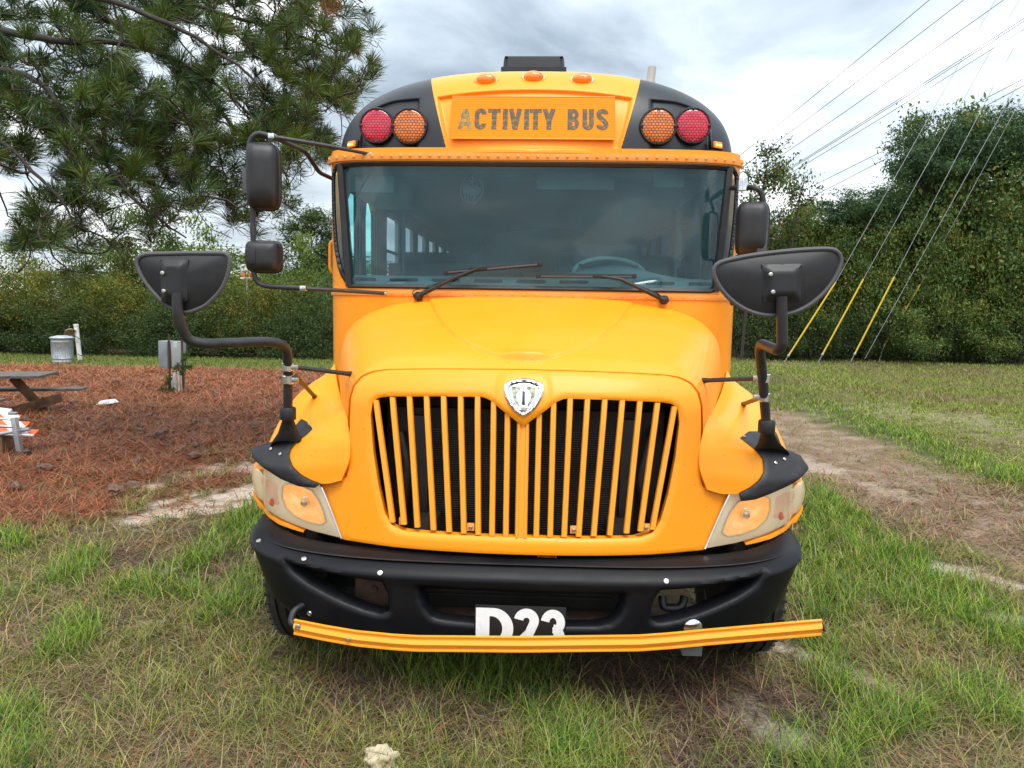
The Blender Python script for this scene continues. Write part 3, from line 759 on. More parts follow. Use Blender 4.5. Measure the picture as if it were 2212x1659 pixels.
for nm, pl, mt, dy in (('emblem_mark', [(-10, 30), (10, 30), (7, 18), (7, -30), (12, -46), (-12, -46), (-7, -30), (-7, 18)], 'blackplate', .0225),
                   ('emblem_mark', [(-72, 50), (-14, 56), (-14, 40), (-30, 32), (-46, 8), (-34, -26), (-20, -52), (-26, -60), (-52, -22), (-66, 14)], 'emblem_chip', .0215),
                   ('emblem_mark', [(72, 50), (14, 56), (14, 40), (30, 32), (46, 8), (34, -26), (20, -52), (26, -60), (52, -22), (66, 14)], 'emblem_chip', .0215),
                   ('emblem_mark', [(-24, -60), (24, -60), (6, -86), (-6, -86)], 'emblem_chip', .0212),
                   ('emblem_mark', [(16, 28), (34, 26), (38, 8), (20, -24), (16, -10)], 'emblem_chrome2', .0205),
                   ('emblem_mark', [(-16, 28), (-34, 26), (-38, 8), (-20, -24), (-16, -10)], 'emblem_chrome2', .0205)):
    V, F = sheet_geo(ep(pl), [], .01, (lambda d: (lambda x, z, do, dh: np.stack([x, Yface(0 * x, z) - d, z], 1)))(dy), lip=.002)
    ob(nm, V, F, M[mt], ring, recalc=True)

# radiator and bay behind the grille
rad = box('radiator', (0.02, 3.36, .88), (1.22, .05, .66), M['dark'], BUS)
mb = MB()
for k in range(46):
    z = .64 + k * .0105; mb.add(*box_geo((0.0, 3.325, z), (.88, .006, .0022)))
tag(mb.ob('radiator_fins', M['fins'], rad, smooth=False), kind='stuff')
for x in (-.47, .47):
    box('radiator_side_tank', (x, 3.315, .88), (.07, .05, .60), M['plastic'], rad)
tube('radiator_pipe', fillet([(-.56, 3.3, 1.1), (-.52, 3.27, .95), (-.55, 3.3, .7)], .05), .02, M['rubber'], rad)
tube('radiator_pipe', fillet([(.58, 3.3, 1.15), (.52, 3.27, .9), (.6, 3.3, .66)], .05), .02, M['rubber'], rad)
box('radiator_rail', (0, 3.31, .615), (1.2, .05, .03), M['fins'], rad)
tube('radiator_brace', [(.62, 3.25, .70), (.38, 3.3, .60)], .008, M['yellow_dusty'], rad)
box('engine_bay', (0, 3.80, .90), (1.30, .74, .7), M['dark'], BUS)
box('chassis_rail', (-.43, 6.5, .62), (.10, 6.6, .22), M['chassis'], BUS)
box('chassis_rail', (.43, 6.5, .62), (.10, 6.6, .22), M['chassis'], BUS)
box('front_axle', (0, 3.66, .47), (1.9, .12, .14), M['chassis'], BUS)

# ---------------- hood
n2 = 34
row0 = W([(1130, 797), (1000, 796), (900, 796), (838, 797), (803, 801), (779, 812), (762, 832), (754, 860), (751, 905), (751, 918)])
row0[0] = (0, row0[0][1]); row0 = [(x, Yfac(x, z), z) for x, z in row0]
row0 = resample(row0, n2)
rows = [row0]
for Y, w, zt, zb, n in ((3.33, .810, 1.456, 1.135, 4.2), (3.55, .895, 1.528, 1.175, 3.7), (3.80, .975, 1.600, 1.220, 3.4), (4.02, 1.040, 1.662, 1.270, 3.3), (4.20, 1.080, 1.706, 1.315, 3.3), (4.29, 1.090, 1.722, 1.330, 3.3)):
    ph = np.linspace(np.pi / 2, 0, 200); x = -w * np.cos(ph)**(2 / n); z = zb + (zt - zb) * np.sin(ph)**(2 / n)
    z = z + .0
    c = resample(np.stack([x, np.full(200, Y), z], 1), n2)
    # distribute like the front seam (cumulative share of its length)
    rows.append(c)
half = [np.asarray(r) for r in rows]
full = [np.vstack([r, (r * [-1, 1, 1])[-1:0:-1][::-1][:]]) if False else np.vstack([(r * [-1, 1, 1])[::-1][:-1], r]) for r in half]
nr, nc = 190, 420
A = np.stack([resample(r, nc) for r in full]); B = np.stack([catmull(A[:, j], nr) for j in range(nc)], 1)
HV = B.reshape(-1, 3); HF = grid_faces(nr, nc); hb = bvh(HV, HF)
up = []
for u, v in ((925, 648), (938, 672), (955, 700), (983, 727), (1015, 748), (1060, 767), (1095, 777), (1131, 780)):
    p, n = hit(hb, u, v)
    if p: up.append((p.x, p.y))
up[-1] = (0, up[-1][1]); upf = [(up[0][0], 4.6)] + up + [(-x, y) for x, y in up[-2::-1]] + [(-up[0][0], 4.6)]
d = dpoly(HV[:, 0], HV[:, 1], upf); s = np.where(inpoly(HV[:, 0], HV[:, 1], upf), d, -d)
nose = np.clip(1 - (HV[:, 1] - up[-1][1]) / .10, 0, 1) * (np.abs(HV[:, 0]) < .17)
HV[:, 2] += .011 * ss(-.004, .010, s) + nose * .028 * ss(-.002, .014, s) * np.exp(-(HV[:, 0] / .1)**4)
HV[:, 2] -= .004 * np.exp(-((s + .004) / .005)**2)
# edge lips at the front seam and the back
hl = list(map(tuple, HV)); base = len(hl)
hl += [(x * .995, y + .03, z - .035) for x, y, z in HV[:nc]]
HF2 = list(HF) + [(j + 1, j, base + j, base + j + 1) for j in range(nc - 1)]
b2 = len(hl); hl += [(x * .985, y + .01, z - .05) for x, y, z in HV[-nc:]]
HF2 += [((nr - 1) * nc + j, (nr - 1) * nc + j + 1, b2 + j + 1, b2 + j) for j in range(nc - 1)]
HOOD = ob('hood', hl, HF2, M['yellow'], BUS, recalc=True, sharp=45)

# ---------------- fenders
fr = [
 [(723, 784, 4.18), (716, 796, 4.16), (709, 812, 4.14), (702, 850, 4.12), (698, 900, 4.1)],
 [(727, 822, 3.95), (694, 822, 3.93), (662, 836, 3.92), (640, 866, 3.9), (630, 930, 3.9)],
 [(737, 862, 3.66), (694, 856, 3.70), (640, 872, 3.70), (603, 912, 3.68), (588, 985, 3.68)],
 [(748, 895, 3.37), (704, 893, 3.43), (640, 912, 3.49), (586, 948, 3.52), (563, 1015, 3.56)],
 [(755, 935, 3.24), (712, 938, 3.265), (645, 946, 3.32), (582, 968, 3.42), (553, 1000, 3.49)],
 [(755, 990, 3.195), (706, 994, 3.215), (640, 996, 3.255), (580, 992, 3.34), (549, 1006, 3.42)],
 [(737, 1038, 3.19), (700, 1045, 3.205), (640, 1037, 3.235), (594, 1018, 3.29), (550, 1012, 3.385)]]
rws = [[tuple(P(u, v, Y)) for u, v, Y in r] for r in fr]
FV, FF = loft(rws, 60, 44)
FB = {}
for s_ in (1, -1):
    V = FV.copy();
    if s_ < 0: V = mirx(V)
    # thickness: side skirt down from the outer edge and lip at the seam
    L = list(map(tuple, V)); F = list(FF); nr_, nc_ = 60, 44
    b0 = len(L); L += [(V[i * nc_ + nc_ - 1][0] * .985, V[i * nc_ + nc_ - 1][1] + .02, V[i * nc_ + nc_ - 1][2] - .004 - .10 * min(1, max(0, (V[i * nc_ + nc_ - 1][1] - 3.5) / .12))) for i in range(nr_)]
    F += [(i * nc_ + nc_ - 1, (i + 1) * nc_ + nc_ - 1, b0 + i + 1, b0 + i) for i in range(nr_ - 1)]
    b1 = len(L); L += [(q[0], q[1] + .05, q[2] - .004) for q in V[-nc_:]]
    F += [((nr_ - 1) * nc_ + j, (nr_ - 1) * nc_ + j + 1, b1 + j + 1, b1 + j) for j in range(nc_ - 1)]
    b3 = len(L); L += [(V[i * nc_][0], V[i * nc_][1] + .05, V[i * nc_][2] - .02) for i in range(nr_)]
    F += [(i * nc_, (i + 1) * nc_, b3 + i + 1, b3 + i) for i in range(nr_ - 1)]
    ob('fender', L, F, M['yellow'], BUS, recalc=True, sharp=50)
    FB[s_] = bvh(V, FF)

# ---------------- headlights and the body strip under them
hp = [(690, 1040), (708, 1090), (722, 1127), (737, 1163), (705, 1155), (673, 1147), (632, 1132), (595, 1113), (572, 1095), (556, 1076), (547, 1055), (543, 1032), (547, 1010), (570, 1000), (600, 1020), (640, 1036)]
def Yhead(x, z):
    x = np.abs(x); return 3.065 + .10 * (x / .755)**2 + .09 * (z - .6) + .11 * np.clip((x - 1.10) / .16, 0, 1.2)**2
def Yhd(x, z): return float(Yhead(x, z))
hw = W(hp, Yhd)
mid = (np.mean([p[0] for p in hw]), np.mean([p[1] for p in hw]))
beam = W([(650, 1052), (672, 1062), (687, 1085), (697, 1110), (702, 1130), (690, 1137), (660, 1130), (632, 1117), (614, 1098), (606, 1075), (608, 1052), (620, 1046)], Yhd)
sig = W([(560, 1030), (580, 1033), (600, 1046), (600, 1070), (606, 1096), (596, 1100), (576, 1082), (562, 1060), (556, 1042)], Yhd)
strip = W([(655, 1148), (632, 1137), (590, 1118), (568, 1100), (554, 1078), (547, 1060), (545, 1070), (558, 1099), (586, 1124), (628, 1144), (655, 1152)], Yhd)
for s_ in (1, -1):
    Y_ = lambda off, edge=.02: (lambda x, z, do, dh: np.stack([x * s_, Yhead(x, z) + off + edge * (1 - np.clip(do / .02, 0, 1))**2, z], 1))
    V, F = sheet_geo(hw, [beam], .014, Y_(.022, 0), lip=.05); HL = ob('headlight', V, F, M['hl_housing'], BUS, recalc=True)
    V, F = sheet_geo(beam, [], .012, (lambda x, z, do, dh: np.stack([x * s_, Yhead(x, z) + .020 + .045 * np.sin(np.clip(do / .07, 0, 1) * 1.57), z], 1)), lip=.0); ob('reflector', V, F, M['hl_reflector'], HL, recalc=True)
    V, F = tube_geo([(x * s_, Yhd(x, z) + .018, z) for x, z in resample(beam, 60, True)], .0045, 6, closed=True); ob('reflector_trim', V, F, M['white'], HL)
    bx_ = np.mean([q_[0] for q_ in beam]); bz_ = np.mean([q_[1] for q_ in beam]); V, F = lathe_geo([(.001, .062), (.016, .058), (.021, .045), (.019, .012), (.026, .008), (.026, 0)], 18, (bx_ * s_, Yhd(bx_, bz_) + .072, bz_), aim((0, -1, 0)) @ Matrix.Diagonal((1, 1, .8))); ob('bulb_shield', V, F, M['chrome'], HL, recalc=True)
    V, F = sheet_geo(sig, [], .014, Y_(.020, .006), lip=.02); ob('turn_signal', V, F, M['hl_signal'], HL, recalc=True)
    p = PS(586, 1088, Yhd); V, F = lathe_geo([(.001, .03), (.012, .025), (.019, .008), (.02, 0)], 12, (p.x * s_, Yhd(p.x, p.z) + .022, p.z), aim((0, -1, 0)) @ Matrix.Diagonal((1, 1, .5))); ob('signal_bulb', V, F, M['hl_orange'], HL)
    V, F = sheet_geo(hw, [], .016, Y_(.0, .006), lip=.04); ob('lens', V, F, M['hl_lens'], HL, recalc=True)
    V, F = sheet_geo(strip, [], .012, Y_(.006, .004), lip=.05); ob('headlight_bezel', V, F, M['yellow'], BUS, recalc=True)
    # chrome edge along the inner side
    V, F = tube_geo([(x * s_, Yhd(x, z) - .001, z) for x, z in W([(693, 1046), (710, 1088), (724, 1125), (738, 1163)], Yhd)], .0055, 6); ob('headlight_trim', V, F, M['chrome'], HL)
    # inner closing panel behind the lamp
    box('lamp_panel', (s_ * .98, 3.50, .93), (.40, .06, .20), M['dark'], BUS)

# ---------------- bumper
tt = np.linspace(0, 1, 400); ax = BH * np.sin(tt * np.pi / 2)**(1) ; ax = BH * (1 - (1 - tt)**2.2)
ay = BC - BD * np.clip(1 - (ax / BH)**4.2, 0, 1)**(1 / 4.2)
al = np.r_[0, np.cumsum(np.hypot(np.diff(ax), np.diff(ay)))]; SM = al[-1]
def S_of_x(x): return math.copysign(np.interp(abs(x), ax, al), x)
def plan(s): a = np.abs(s); return np.sign(s) * np.interp(a, al, ax), np.interp(a, al, ay)
def ztop(s): return .602 + .08 * (np.abs(s) / SM)**3
def zbot(s): return .210 + .47 * (np.abs(s) / SM)**3.6
def BW(pts):
    r = []
    for u, v in pts: p = PS(u, v, Ybump); r.append((S_of_x(p.x), p.z))
    return r
S_ = np.linspace(-SM, SM, 90)
bout = [(s, ztop(s)) for s in S_] + [(s, zbot(s)) for s in S_[::-1]]
h1 = BW([(603, 1211), (630, 1222), (664, 1231), (705, 1242), (748, 1251), (821, 1261), (836, 1290), (839, 1328), (815, 1330), (781, 1322), (740, 1307), (698, 1288), (655, 1265), (625, 1243), (610, 1226)])
h1 = [tuple(p) for p in resample(h1, 60, True)]
h2 = BW([(901, 1272), (1020, 1280), (1131, 1286), (1250, 1289), (1353, 1288), (1350, 1315), (1340, 1335), (1323, 1351), (1290, 1357), (1131, 1357), (1024, 1350), (950, 1342), (931, 1336), (914, 1318), (905, 1296)])
h3 = [(-a, b) for a, b in h1]
def bmap(s, z, do, dh):
    x, y = plan(s); zt, zb = ztop(s), zbot(s); v = (z - zb) / (zt - zb)
    # outward normal of the plan curve
    dx, dy = plan(s + .01); ex, ey = plan(s - .01); tx, ty = dx - ex, dy - ey; L = np.hypot(tx, ty) + 1e-9; nx, ny = ty / L, -tx / L
    inset = .19 * np.clip(1 - v, 0, 1)**1.4 * (np.abs(s) / SM)**3 + .10 * np.clip((v - .80) / .20, 0, 1)**1.8 + .07 * np.clip((.16 - v) / .16, 0, 1)**2
    # shallow channel between the upper roll and the lower body, soft rims round the openings
    inset = inset + .010 * ss(.84, .70, v) + .016 * (1 - np.clip(dh / .024, 0, 1))**2
    return np.stack([x - nx * inset, y - ny * inset, z], 1)
V, F = sheet_geo(bout, [h1, h2, h3], .012, bmap)
# lips of openings pushed inwards, plus top shelf
V = list(map(tuple, V)); cnt = {}
for f in F:
    for a, b in ((f[0], f[1]), (f[1], f[2]), (f[2], f[0])):
        k = (min(a, b), max(a, b)); cnt.setdefault(k, []).append((a, b))
mp = {}
for k, l in cnt.items():
    if len(l) == 1:
        for q in k:
            if q not in mp: mp[q] = len(V); x, y, z = V[q]; V.append((x * .96, y + .06, z))
        a, b = l[0]; F.append((b, a, mp[a], mp[b]))
BUMP = ob('bumper', V, F, M['bumper'], BUS, recalc=True, sharp=50)
bump_b = bvh(V, F)
# deck on top of the bumper, closing the gap to the fascia
dk = MB(); Vd = []
ds = np.linspace(-SM * .97, SM * .97, 60)
for s in ds:
    x, y = plan(s); Vd += [(x * .97, y + .05, ztop(s) - .012), (x * .9, y + .22, ztop(s) - .03)]
ob('bumper_deck', Vd, grid_faces(60, 2), M['chassis'], BUMP, recalc=True)
for u, v in ((559, 1169), (657, 1208), (821, 1238), (574, 1280), (669, 1325), (1439, 1256), (1379, 1412)):
    p, n = hit(bump_b, u, v)
    if p: bolt(p, n, M['steel'], BUMP, .0125)
box('bumper_backing', (0, 3.30, .44), (1.0, .05, .30), M['dark'], BUMP)
mb = MB()
for k in range(12): mb.add(*box_geo((0, 3.262, .36 + k * .02), (.84, .008, .006)))
tag(mb.ob('cooler_fins', M['chassis'], BUMP, smooth=False), kind='stuff')
box('cooler_ledge', (0, 3.13, .325), (.82, .12, .012), M['rust'], BUMP)
# left opening: rusty frame plate, hoses
pp = P(803, 1290, 3.16); pl = box('frame_plate', (pp.x, 3.17, pp.z), (.15, .014, .17), M['rust'], BUMP)
for du, dv in ((808, 1273), (786, 1308), (827, 1310)):
    q = P(du, dv, 3.155); bolt((q.x, 3.162, q.z), (0, -1, 0), M['rust'], pl, .016, h=.012)
tube('hose', fillet([P(745, 1262, 3.3), P(700, 1268, 3.22), P(700, 1278, 3.2), P(752, 1278, 3.2)], .05), .012, M['rubber'], BUMP)
box('washer_tank', tuple(P(735, 1290, 3.40)), (.24, .12, .16), mk('teal_tank', (.015, .05, .055), .5), BUMP)
q = P(1455, 1305, 3.14); tube('tow_hook', fillet([(q.x - .05, q.y, q.z + .035), (q.x - .05, q.y - .02, q.z - .01), (q.x + .03, q.y - .03, q.z - .005), (q.x + .045, q.y, q.z + .035)], .03), .018, M['rubber'], BUMP)
q, n = hit(bump_b, 1496, 1356)
if q: V, F = lathe_geo([(.04, 0), (.04, .006), (.03, .014), (.012, .02), (.0005, .021)], 20, q, aim(n)); ob('chrome_cap', V, F, M['chrome'], BUMP, recalc=True)
q = P(1493, 1412, 3.02); V = [(q.x - .06, 3.05, q.z + .05), (q.x + .055, 3.05, q.z + .05), (q.x + .05, 3.045, q.z - .022), (q.x - .03, 3.045, q.z - .022)]
V2 = V + [(a, b + .01, c) for a, b, c in V]; ob('crossing_arm_stop', V2, [(0, 1, 2, 3), (4, 5, 6, 7), (0, 1, 5, 4), (1, 2, 6, 5), (2, 3, 7, 6), (3, 0, 4, 7)], M['rim'], BUMP, recalc=True, smooth=False)
# hinge tabs below the fascia
for u in (1075, 1182):
    q = P(u, 1206, 3.12); t_ = box('hinge_tab', (q.x, 3.115, q.z), (.062, .03, .022), M['yellow_dusty'], BUS)
    for s_ in (-1, 1): box('hinge_clip', (q.x + s_ * .037, 3.115, q.z + .001), (.008, .03, .026), M['yellow'], t_)

# ---------------- strokes and letters (flat print with real thickness)
def stroke(pts, w, y0, th, smooth=False):
    p = np.asarray(pts, float); n = len(p); t = np.gradient(p, axis=0); t /= np.linalg.norm(t, axis=1)[:, None] + 1e-12
    nn = np.stack([-t[:, 1], t[:, 0]], 1); w = np.full(n, w) if np.isscalar(w) else np.asarray(w)
    a = p + nn * w[:, None] / 2; b = p - nn * w[:, None] / 2
    V = []; F = []
    for i in range(n):
        V += [(a[i][0], y0, a[i][1]), (b[i][0], y0, b[i][1]), (a[i][0], y0 + th, a[i][1]), (b[i][0], y0 + th, b[i][1])]
    for i in range(n - 1):
        k = i * 4; F += [(k, k + 1, k + 5, k + 4), (k + 2, k + 6, k + 7, k + 3), (k, k + 4, k + 6, k + 2), (k + 1, k + 3, k + 7, k + 5)]
    F += [(0, 2, 3, 1), (n * 4 - 4, n * 4 - 3, n * 4 - 1, n * 4 - 2)]
    return V, F
def arc(cx, cz, rx, rz, a0, a1, n=18):
    a = np.radians(np.linspace(a0, a1, n)); return list(zip(cx + rx * np.cos(a), cz + rz * np.sin(a)))
def rarc(w, h, t, kind):
    """rounded condensed shapes on stroke centre line in a w x h cell"""
    x0, x1, z0, z1 = t / 2, w - t / 2, t / 2 * .85, h - t / 2 * .85; r = (x1 - x0) / 2; cx = (x0 + x1) / 2; rz = r * 1.0
    if kind == 'C': return arc(cx, z1 - rz, r, rz, -8, 180, 16) + arc(cx, z0 + rz, r, rz, 180, 368, 16)
    if kind == 'U': return [(x0, h)] + arc(cx, z0 + rz, r, rz, 180, 360, 16) + [(x1, h)]
    if kind == 'S':
        m = h / 2; q = (m - z0) / 2 + .0
        return arc(cx, z1 - rz * .85, r, rz * .85, 0, 180, 14) + [(x0 + .02 * w, m + .17 * h), (cx - .1 * w, m + .05 * h), (cx + .1 * w, m - .05 * h), (x1 - .02 * w, m - .17 * h)] + arc(cx, z0 + rz * .85, r, rz * .85, 0, -180, 14)
def letter(ch, x, z, w, h, t, y, th=.0012):
    mb = MB(); k = 0
    def ad(pts, ww=t):
        nonlocal k; mb.add(*stroke([(x + a, z + b) for a, b in pts], ww, y - k * .0002, th)); k += 1
    if ch == 'I': ad([(t / 2, 0), (t / 2, h)])
    elif ch == 'T': ad([(w / 2, 0), (w / 2, h - t * .85)]); ad([(0, h - t * .42), (w, h - t * .42)], t * .84)
    elif ch == 'V': ad([(t * .45, h), (w / 2, 0)], t * .95); ad([(w - t * .45, h), (w / 2, 0)], t * .95)
    elif ch == 'Y': ad([(w / 2, 0), (w / 2, h * .42)]); ad([(t * .45, h), (w / 2, h * .36)], t * .95); ad([(w - t * .45, h), (w / 2, h * .36)], t * .95)
    elif ch == 'A': ad([(t * .42, 0), (w / 2 - .03 * w, h)], t * .92); ad([(w - t * .42, 0), (w / 2 + .03 * w, h)], t * .92); ad([(w * .25, h * .26), (w * .75, h * .26)], t * .7)
    elif ch in 'CUS': ad(rarc(w, h, t, ch), t * .97)
    elif ch == 'B':
        ad([(t / 2, 0), (t / 2, h)]); m = h * .52
        for z0, z1, xr in ((0, m + t * .3, w), (m - t * .3, h, w * .97)):
            r = (z1 - z0) / 2 - t * .4; ad([(t * .6, z1 - t * .4)] + arc(xr - t / 2 - r * .8, (z0 + z1) / 2, r * .8, r, 90, -90, 14) + [(t * .6, z0 + t * .4)], t * .8)
    elif ch == 'D':
        ad([(t / 2, 0), (t / 2, h)]); r = h / 2 - t * .38; ad([(t * .7, h - t * .38)] + arc(w - t / 2 - (w * .45), h / 2, w * .45, r, 90, -90, 22) + [(t * .7, t * .38)], [t * .76] + list(t * (.76 + .24 * np.sin(np.linspace(0, np.pi, 22)))) + [t * .76])
    elif ch == '2':
        r = w / 2 - t / 2; ad(arc(w / 2, h - r - t * .4, r, r, 172, -25, 18) + [(w * .62, h * .42), (w * .34, h * .24), (w * .2, h * .08)], t * .9); ad([(0, t * .38), (w, t * .38)], t * .76)
    elif ch == '3':
        r1 = (h * .5 - t * .25) / 2; ad(arc(w / 2, h - r1 - t * .38, w / 2 - t / 2, r1, 172, -88, 20), t * .82); ad(arc(w / 2, r1 + t * .42, w / 2 - t / 2, r1 * 1.03, 88, -172, 20), t * .86)
    return mb

# ---------------- number plate
a = P(1027, 1306, 2.985); b = P(1223, 1306, 2.985); NY = 2.968
nw = b.x - a.x; nh = nw * .52; zt_ = (a.z + b.z) / 2
NP = box('number_plate', ((a.x + b.x) / 2, NY + .004, zt_ - nh / 2), (nw, .004, nh), M['blackplate'], BUS, bev=.001)
x0 = a.x + .004; h_ = nh * .90; z_ = zt_ - .012 - h_
box('white_strip', (x0 + .007, NY - .0005, z_ + h_ / 2), (.014, .0012, h_), M['white'], NP, bev=0)
letter('D', x0 + .011, z_, nw * .385, h_, .046, NY - .0006).ob('letter', M['white'], NP, smooth=False)
letter('2', a.x + nw * .425, z_, nw * .285, h_, .043, NY - .0006).ob('letter', M['white'], NP, smooth=False)
letter('3', a.x + nw * .715, z_, nw * .285, h_, .043, NY - .0006).ob('letter', M['white'], NP, smooth=False)

# ---------------- crossing arm (yellow rail in front of the bumper)
cl = [(636, 1353, 2.97), (700, 1366, 2.93), (770, 1378, 2.90), (850, 1386, 2.885), (900, 1389, 2.88), (1130, 1391, 2.875), (1380, 1388, 2.87), (1450, 1383, 2.87), (1520, 1376, 2.88), (1774, 1354, 2.93)]
path = [P(u, v, Y) for u, v, Y in cl]
pth = resample([tuple(p) for p in path], 60)
hgt = .031
prof = [(-hgt, .006), (-hgt, -.012), (-hgt * .8, -.012), (-hgt * .66, -.004), (-hgt * .42, -.012), (0, -.017), (hgt * .34, -.012), (hgt * .5, -.003), (hgt * .8, -.002), (hgt * .92, -.010), (hgt, -.010), (hgt, .006)]
V = []
for i, p in enumerate(pth):
    for z, y in prof: V.append((p[0], p[1] + y, p[2] + z))
F = grid_faces(60, len(prof)) + [tuple(range(len(prof))), tuple(59 * len(prof) + k for k in range(len(prof)))]
F += [(i * 12 + 11, i * 12, (i + 1) * 12, (i + 1) * 12 + 11) for i in range(59)]
ARM = ob('crossing_arm', V, F, M['yellow_rail'], BUS, recalc=True, sharp=28)
arm_b = bvh(V, F)
for u, v, r in ((644, 1354, .014), (752, 1381, .010)):
    p, n = hit(arm_b, u, v)
    if p: bolt(p, (0, -1, 0), M['steel'], ARM, r)
q = pth[-1]; V, F = lathe_geo([(.036, 0), (.036, .006), (.02, .012)], 16, (q[0] + .002, q[1], q[2]), aim((1, 0, 0)) @ Matrix.Diagonal((1, .35, 1))); ob('arm_end_cap', V, F, M['rubber'], ARM, recalc=True)
q = pth[0]; tube('arm_hinge', fillet([(q[0] + .03, q[1] + .12, q[2] + .06), (q[0] - .02, q[1] + .05, q[2] + .05), (q[0] - .025, q[1] + .02, q[2] + .0), (q[0] + .02, q[1] + .01, q[2] + .0)], .03), .014, M['rubber'], ARM)

# ---------------- body front with the windshield opening
def BWd(pts): return W(pts, Ybod)
wf_out_px = [(758, 624), (741, 590), (736, 540), (733, 470), (731, 400), (732, 356), (742, 346)]
left = BWd(wf_out_px); left = [(max(-1.212, x), z) for x, z in left]
zt_w, zb_w = 2.486, 1.766
lo = [(-1.07, zb_w), (-1.135, 1.86), (-1.17, 2.0), (-1.187, 2.2), (-1.19, 2.40), (-1.18, 2.46), (-1.155, zt_w)]
wf_out = lo + [(-x, z) for x, z in lo[::-1]]
wf_out = [tuple(p) for p in resample(fillet([(x, 0, z) for x, z in wf_out] + [(wf_out[0][0], 0, wf_out[0][1])], .03), 120)[:-1][:, [0, 2]]]
bx = 1.208
body_out = [(-bx, 1.0), (-bx, 2.56), (bx, 2.56), (bx, 1.0)]
def bodymap(off=0., e=.0):
    return lambda x, z, do, dh: np.stack([x, Ybody(x) + off + e * (1 - np.clip(np.minimum(do, dh) / .012, 0, 1))**2, z], 1)
V, F = sheet_geo(body_out, [wf_out], .03, bodymap(), lip=.03)
# slide the side edge smoothly into the flank
ob('front_panel', V, F, M['yellow'], BUS, recalc=True, sharp=40)
# rubber windshield frame
def scale_in(poly, d):
    p = np.asarray(poly); n = len(p); t = np.roll(p, -1, 0) - np.roll(p, 1, 0); t /= np.linalg.norm(t, axis=1)[:, None]
    nn = np.stack([-t[:, 1], t[:, 0]], 1); c = p.mean(0); sg = np.sign(((c - p) * nn).sum(1)); sg = np.where(sg == 0, 1, sg); s0 = 1 if sg.sum() > 0 else -1
    return [tuple(q) for q in p + nn * s0 * d]
gl = scale_in(wf_out, .026)
V, F = sheet_geo(wf_out, [gl], .012, lambda x, z, do, dh: np.stack([x, Ybody(x) - .014 * np.sin(np.clip(np.minimum(do, dh) / .013, 0, 1) * 1.57), z], 1), lip=.03)
WF = ob('windshield_frame', V, F, M['rubber'], BUS, recalc=True)
# pillars of the frame: slanted black bars between centre pane and corner panes
for s_ in (1, -1):
    a, b = PS(748, 350, Ybod), PS(765, 622, Ybod); a.x = -1.115; b.x = -1.062
    V = []
    for t in np.linspace(0, 1, 8):
        x = a.x + (b.x - a.x) * t; z = zt_w - .01 + (zb_w + .01 - zt_w + .01) * t
        for dx, dy in ((-.021, .04), (-.021, -.004), (-.014, -.014), (.014, -.014), (.021, -.004), (.021, .04)): V.append((s_ * (x + dx), Ybod(x) + dy, z))
    ob('windshield_pillar', V, grid_faces(8, 6), M['rubber'], WF, recalc=True)
zz = [p[1] for p in gl]
sy = .006
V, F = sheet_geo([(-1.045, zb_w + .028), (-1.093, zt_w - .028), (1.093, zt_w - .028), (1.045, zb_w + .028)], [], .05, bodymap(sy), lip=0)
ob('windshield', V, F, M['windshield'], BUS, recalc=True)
cg = [p for p in gl if p[0] < -1.07]
lo2 = [(-1.06, 1.80), (-1.11, 1.88), (-1.143, 2.0), (-1.16, 2.2), (-1.163, 2.39), (-1.15, 2.44), (-1.115, zt_w - .027)]
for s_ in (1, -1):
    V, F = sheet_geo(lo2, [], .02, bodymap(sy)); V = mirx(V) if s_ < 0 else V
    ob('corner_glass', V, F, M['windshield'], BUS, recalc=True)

# rivet belt (yellow flange over the windshield)
def flange(name, z0, z1, out, mat, x1=1.222):
    xs = x1 * np.sin(np.linspace(-np.pi / 2, np.pi / 2, 90)); V = []
    for x in xs:
        y = float(4.27 + .36 * (1 - (1 - min(abs(x) / (x1 + .002), .9995)**4.5)**(1 / 4.5)))
        for z, dy in ((z0, .02), (z0 + .006, -out * .6), ((z0 + z1) / 2, -out), (z1 - .004, -out), (z1, .02)): V.append((x, y + dy, z))
    return ob(name, V, grid_faces(90, 5), mat, BUS, recalc=True), V
BELT, bv_ = flange('rivet_belt', 2.487, 2.533, .011, M['yellow_dusty'])
mb = MB()
for i in range(44):
    x = -1.19 + i * (2.38 / 43); y = float(4.27 + .36 * (1 - (1 - min(abs(x) / 1.224, .9995)**4.5)**(1 / 4.5))) - .011
    mb.add(*lathe_geo([(.0085, 0), (.007, .004), (.002, .006)], 8, (x, y, 2.513), aim((0, -1, 0))))
tag(mb.ob('rivets', M['yellow_dusty'], BELT), kind='stuff')
COWL, _ = flange('cowl_strip', 1.720, 1.762, .010, M['yellow_dusty'], 1.212)
mb = MB()
for i in range(34):
    x = -1.15 + i * (2.3 / 33); mb.add(*lathe_geo([(.007, 0), (.005, .003)], 8, (x, Ybod(x) - .010, 1.742), aim((0, -1, 0))))
tag(mb.ob('rivets', M['yellow_dusty'], COWL), kind='stuff')

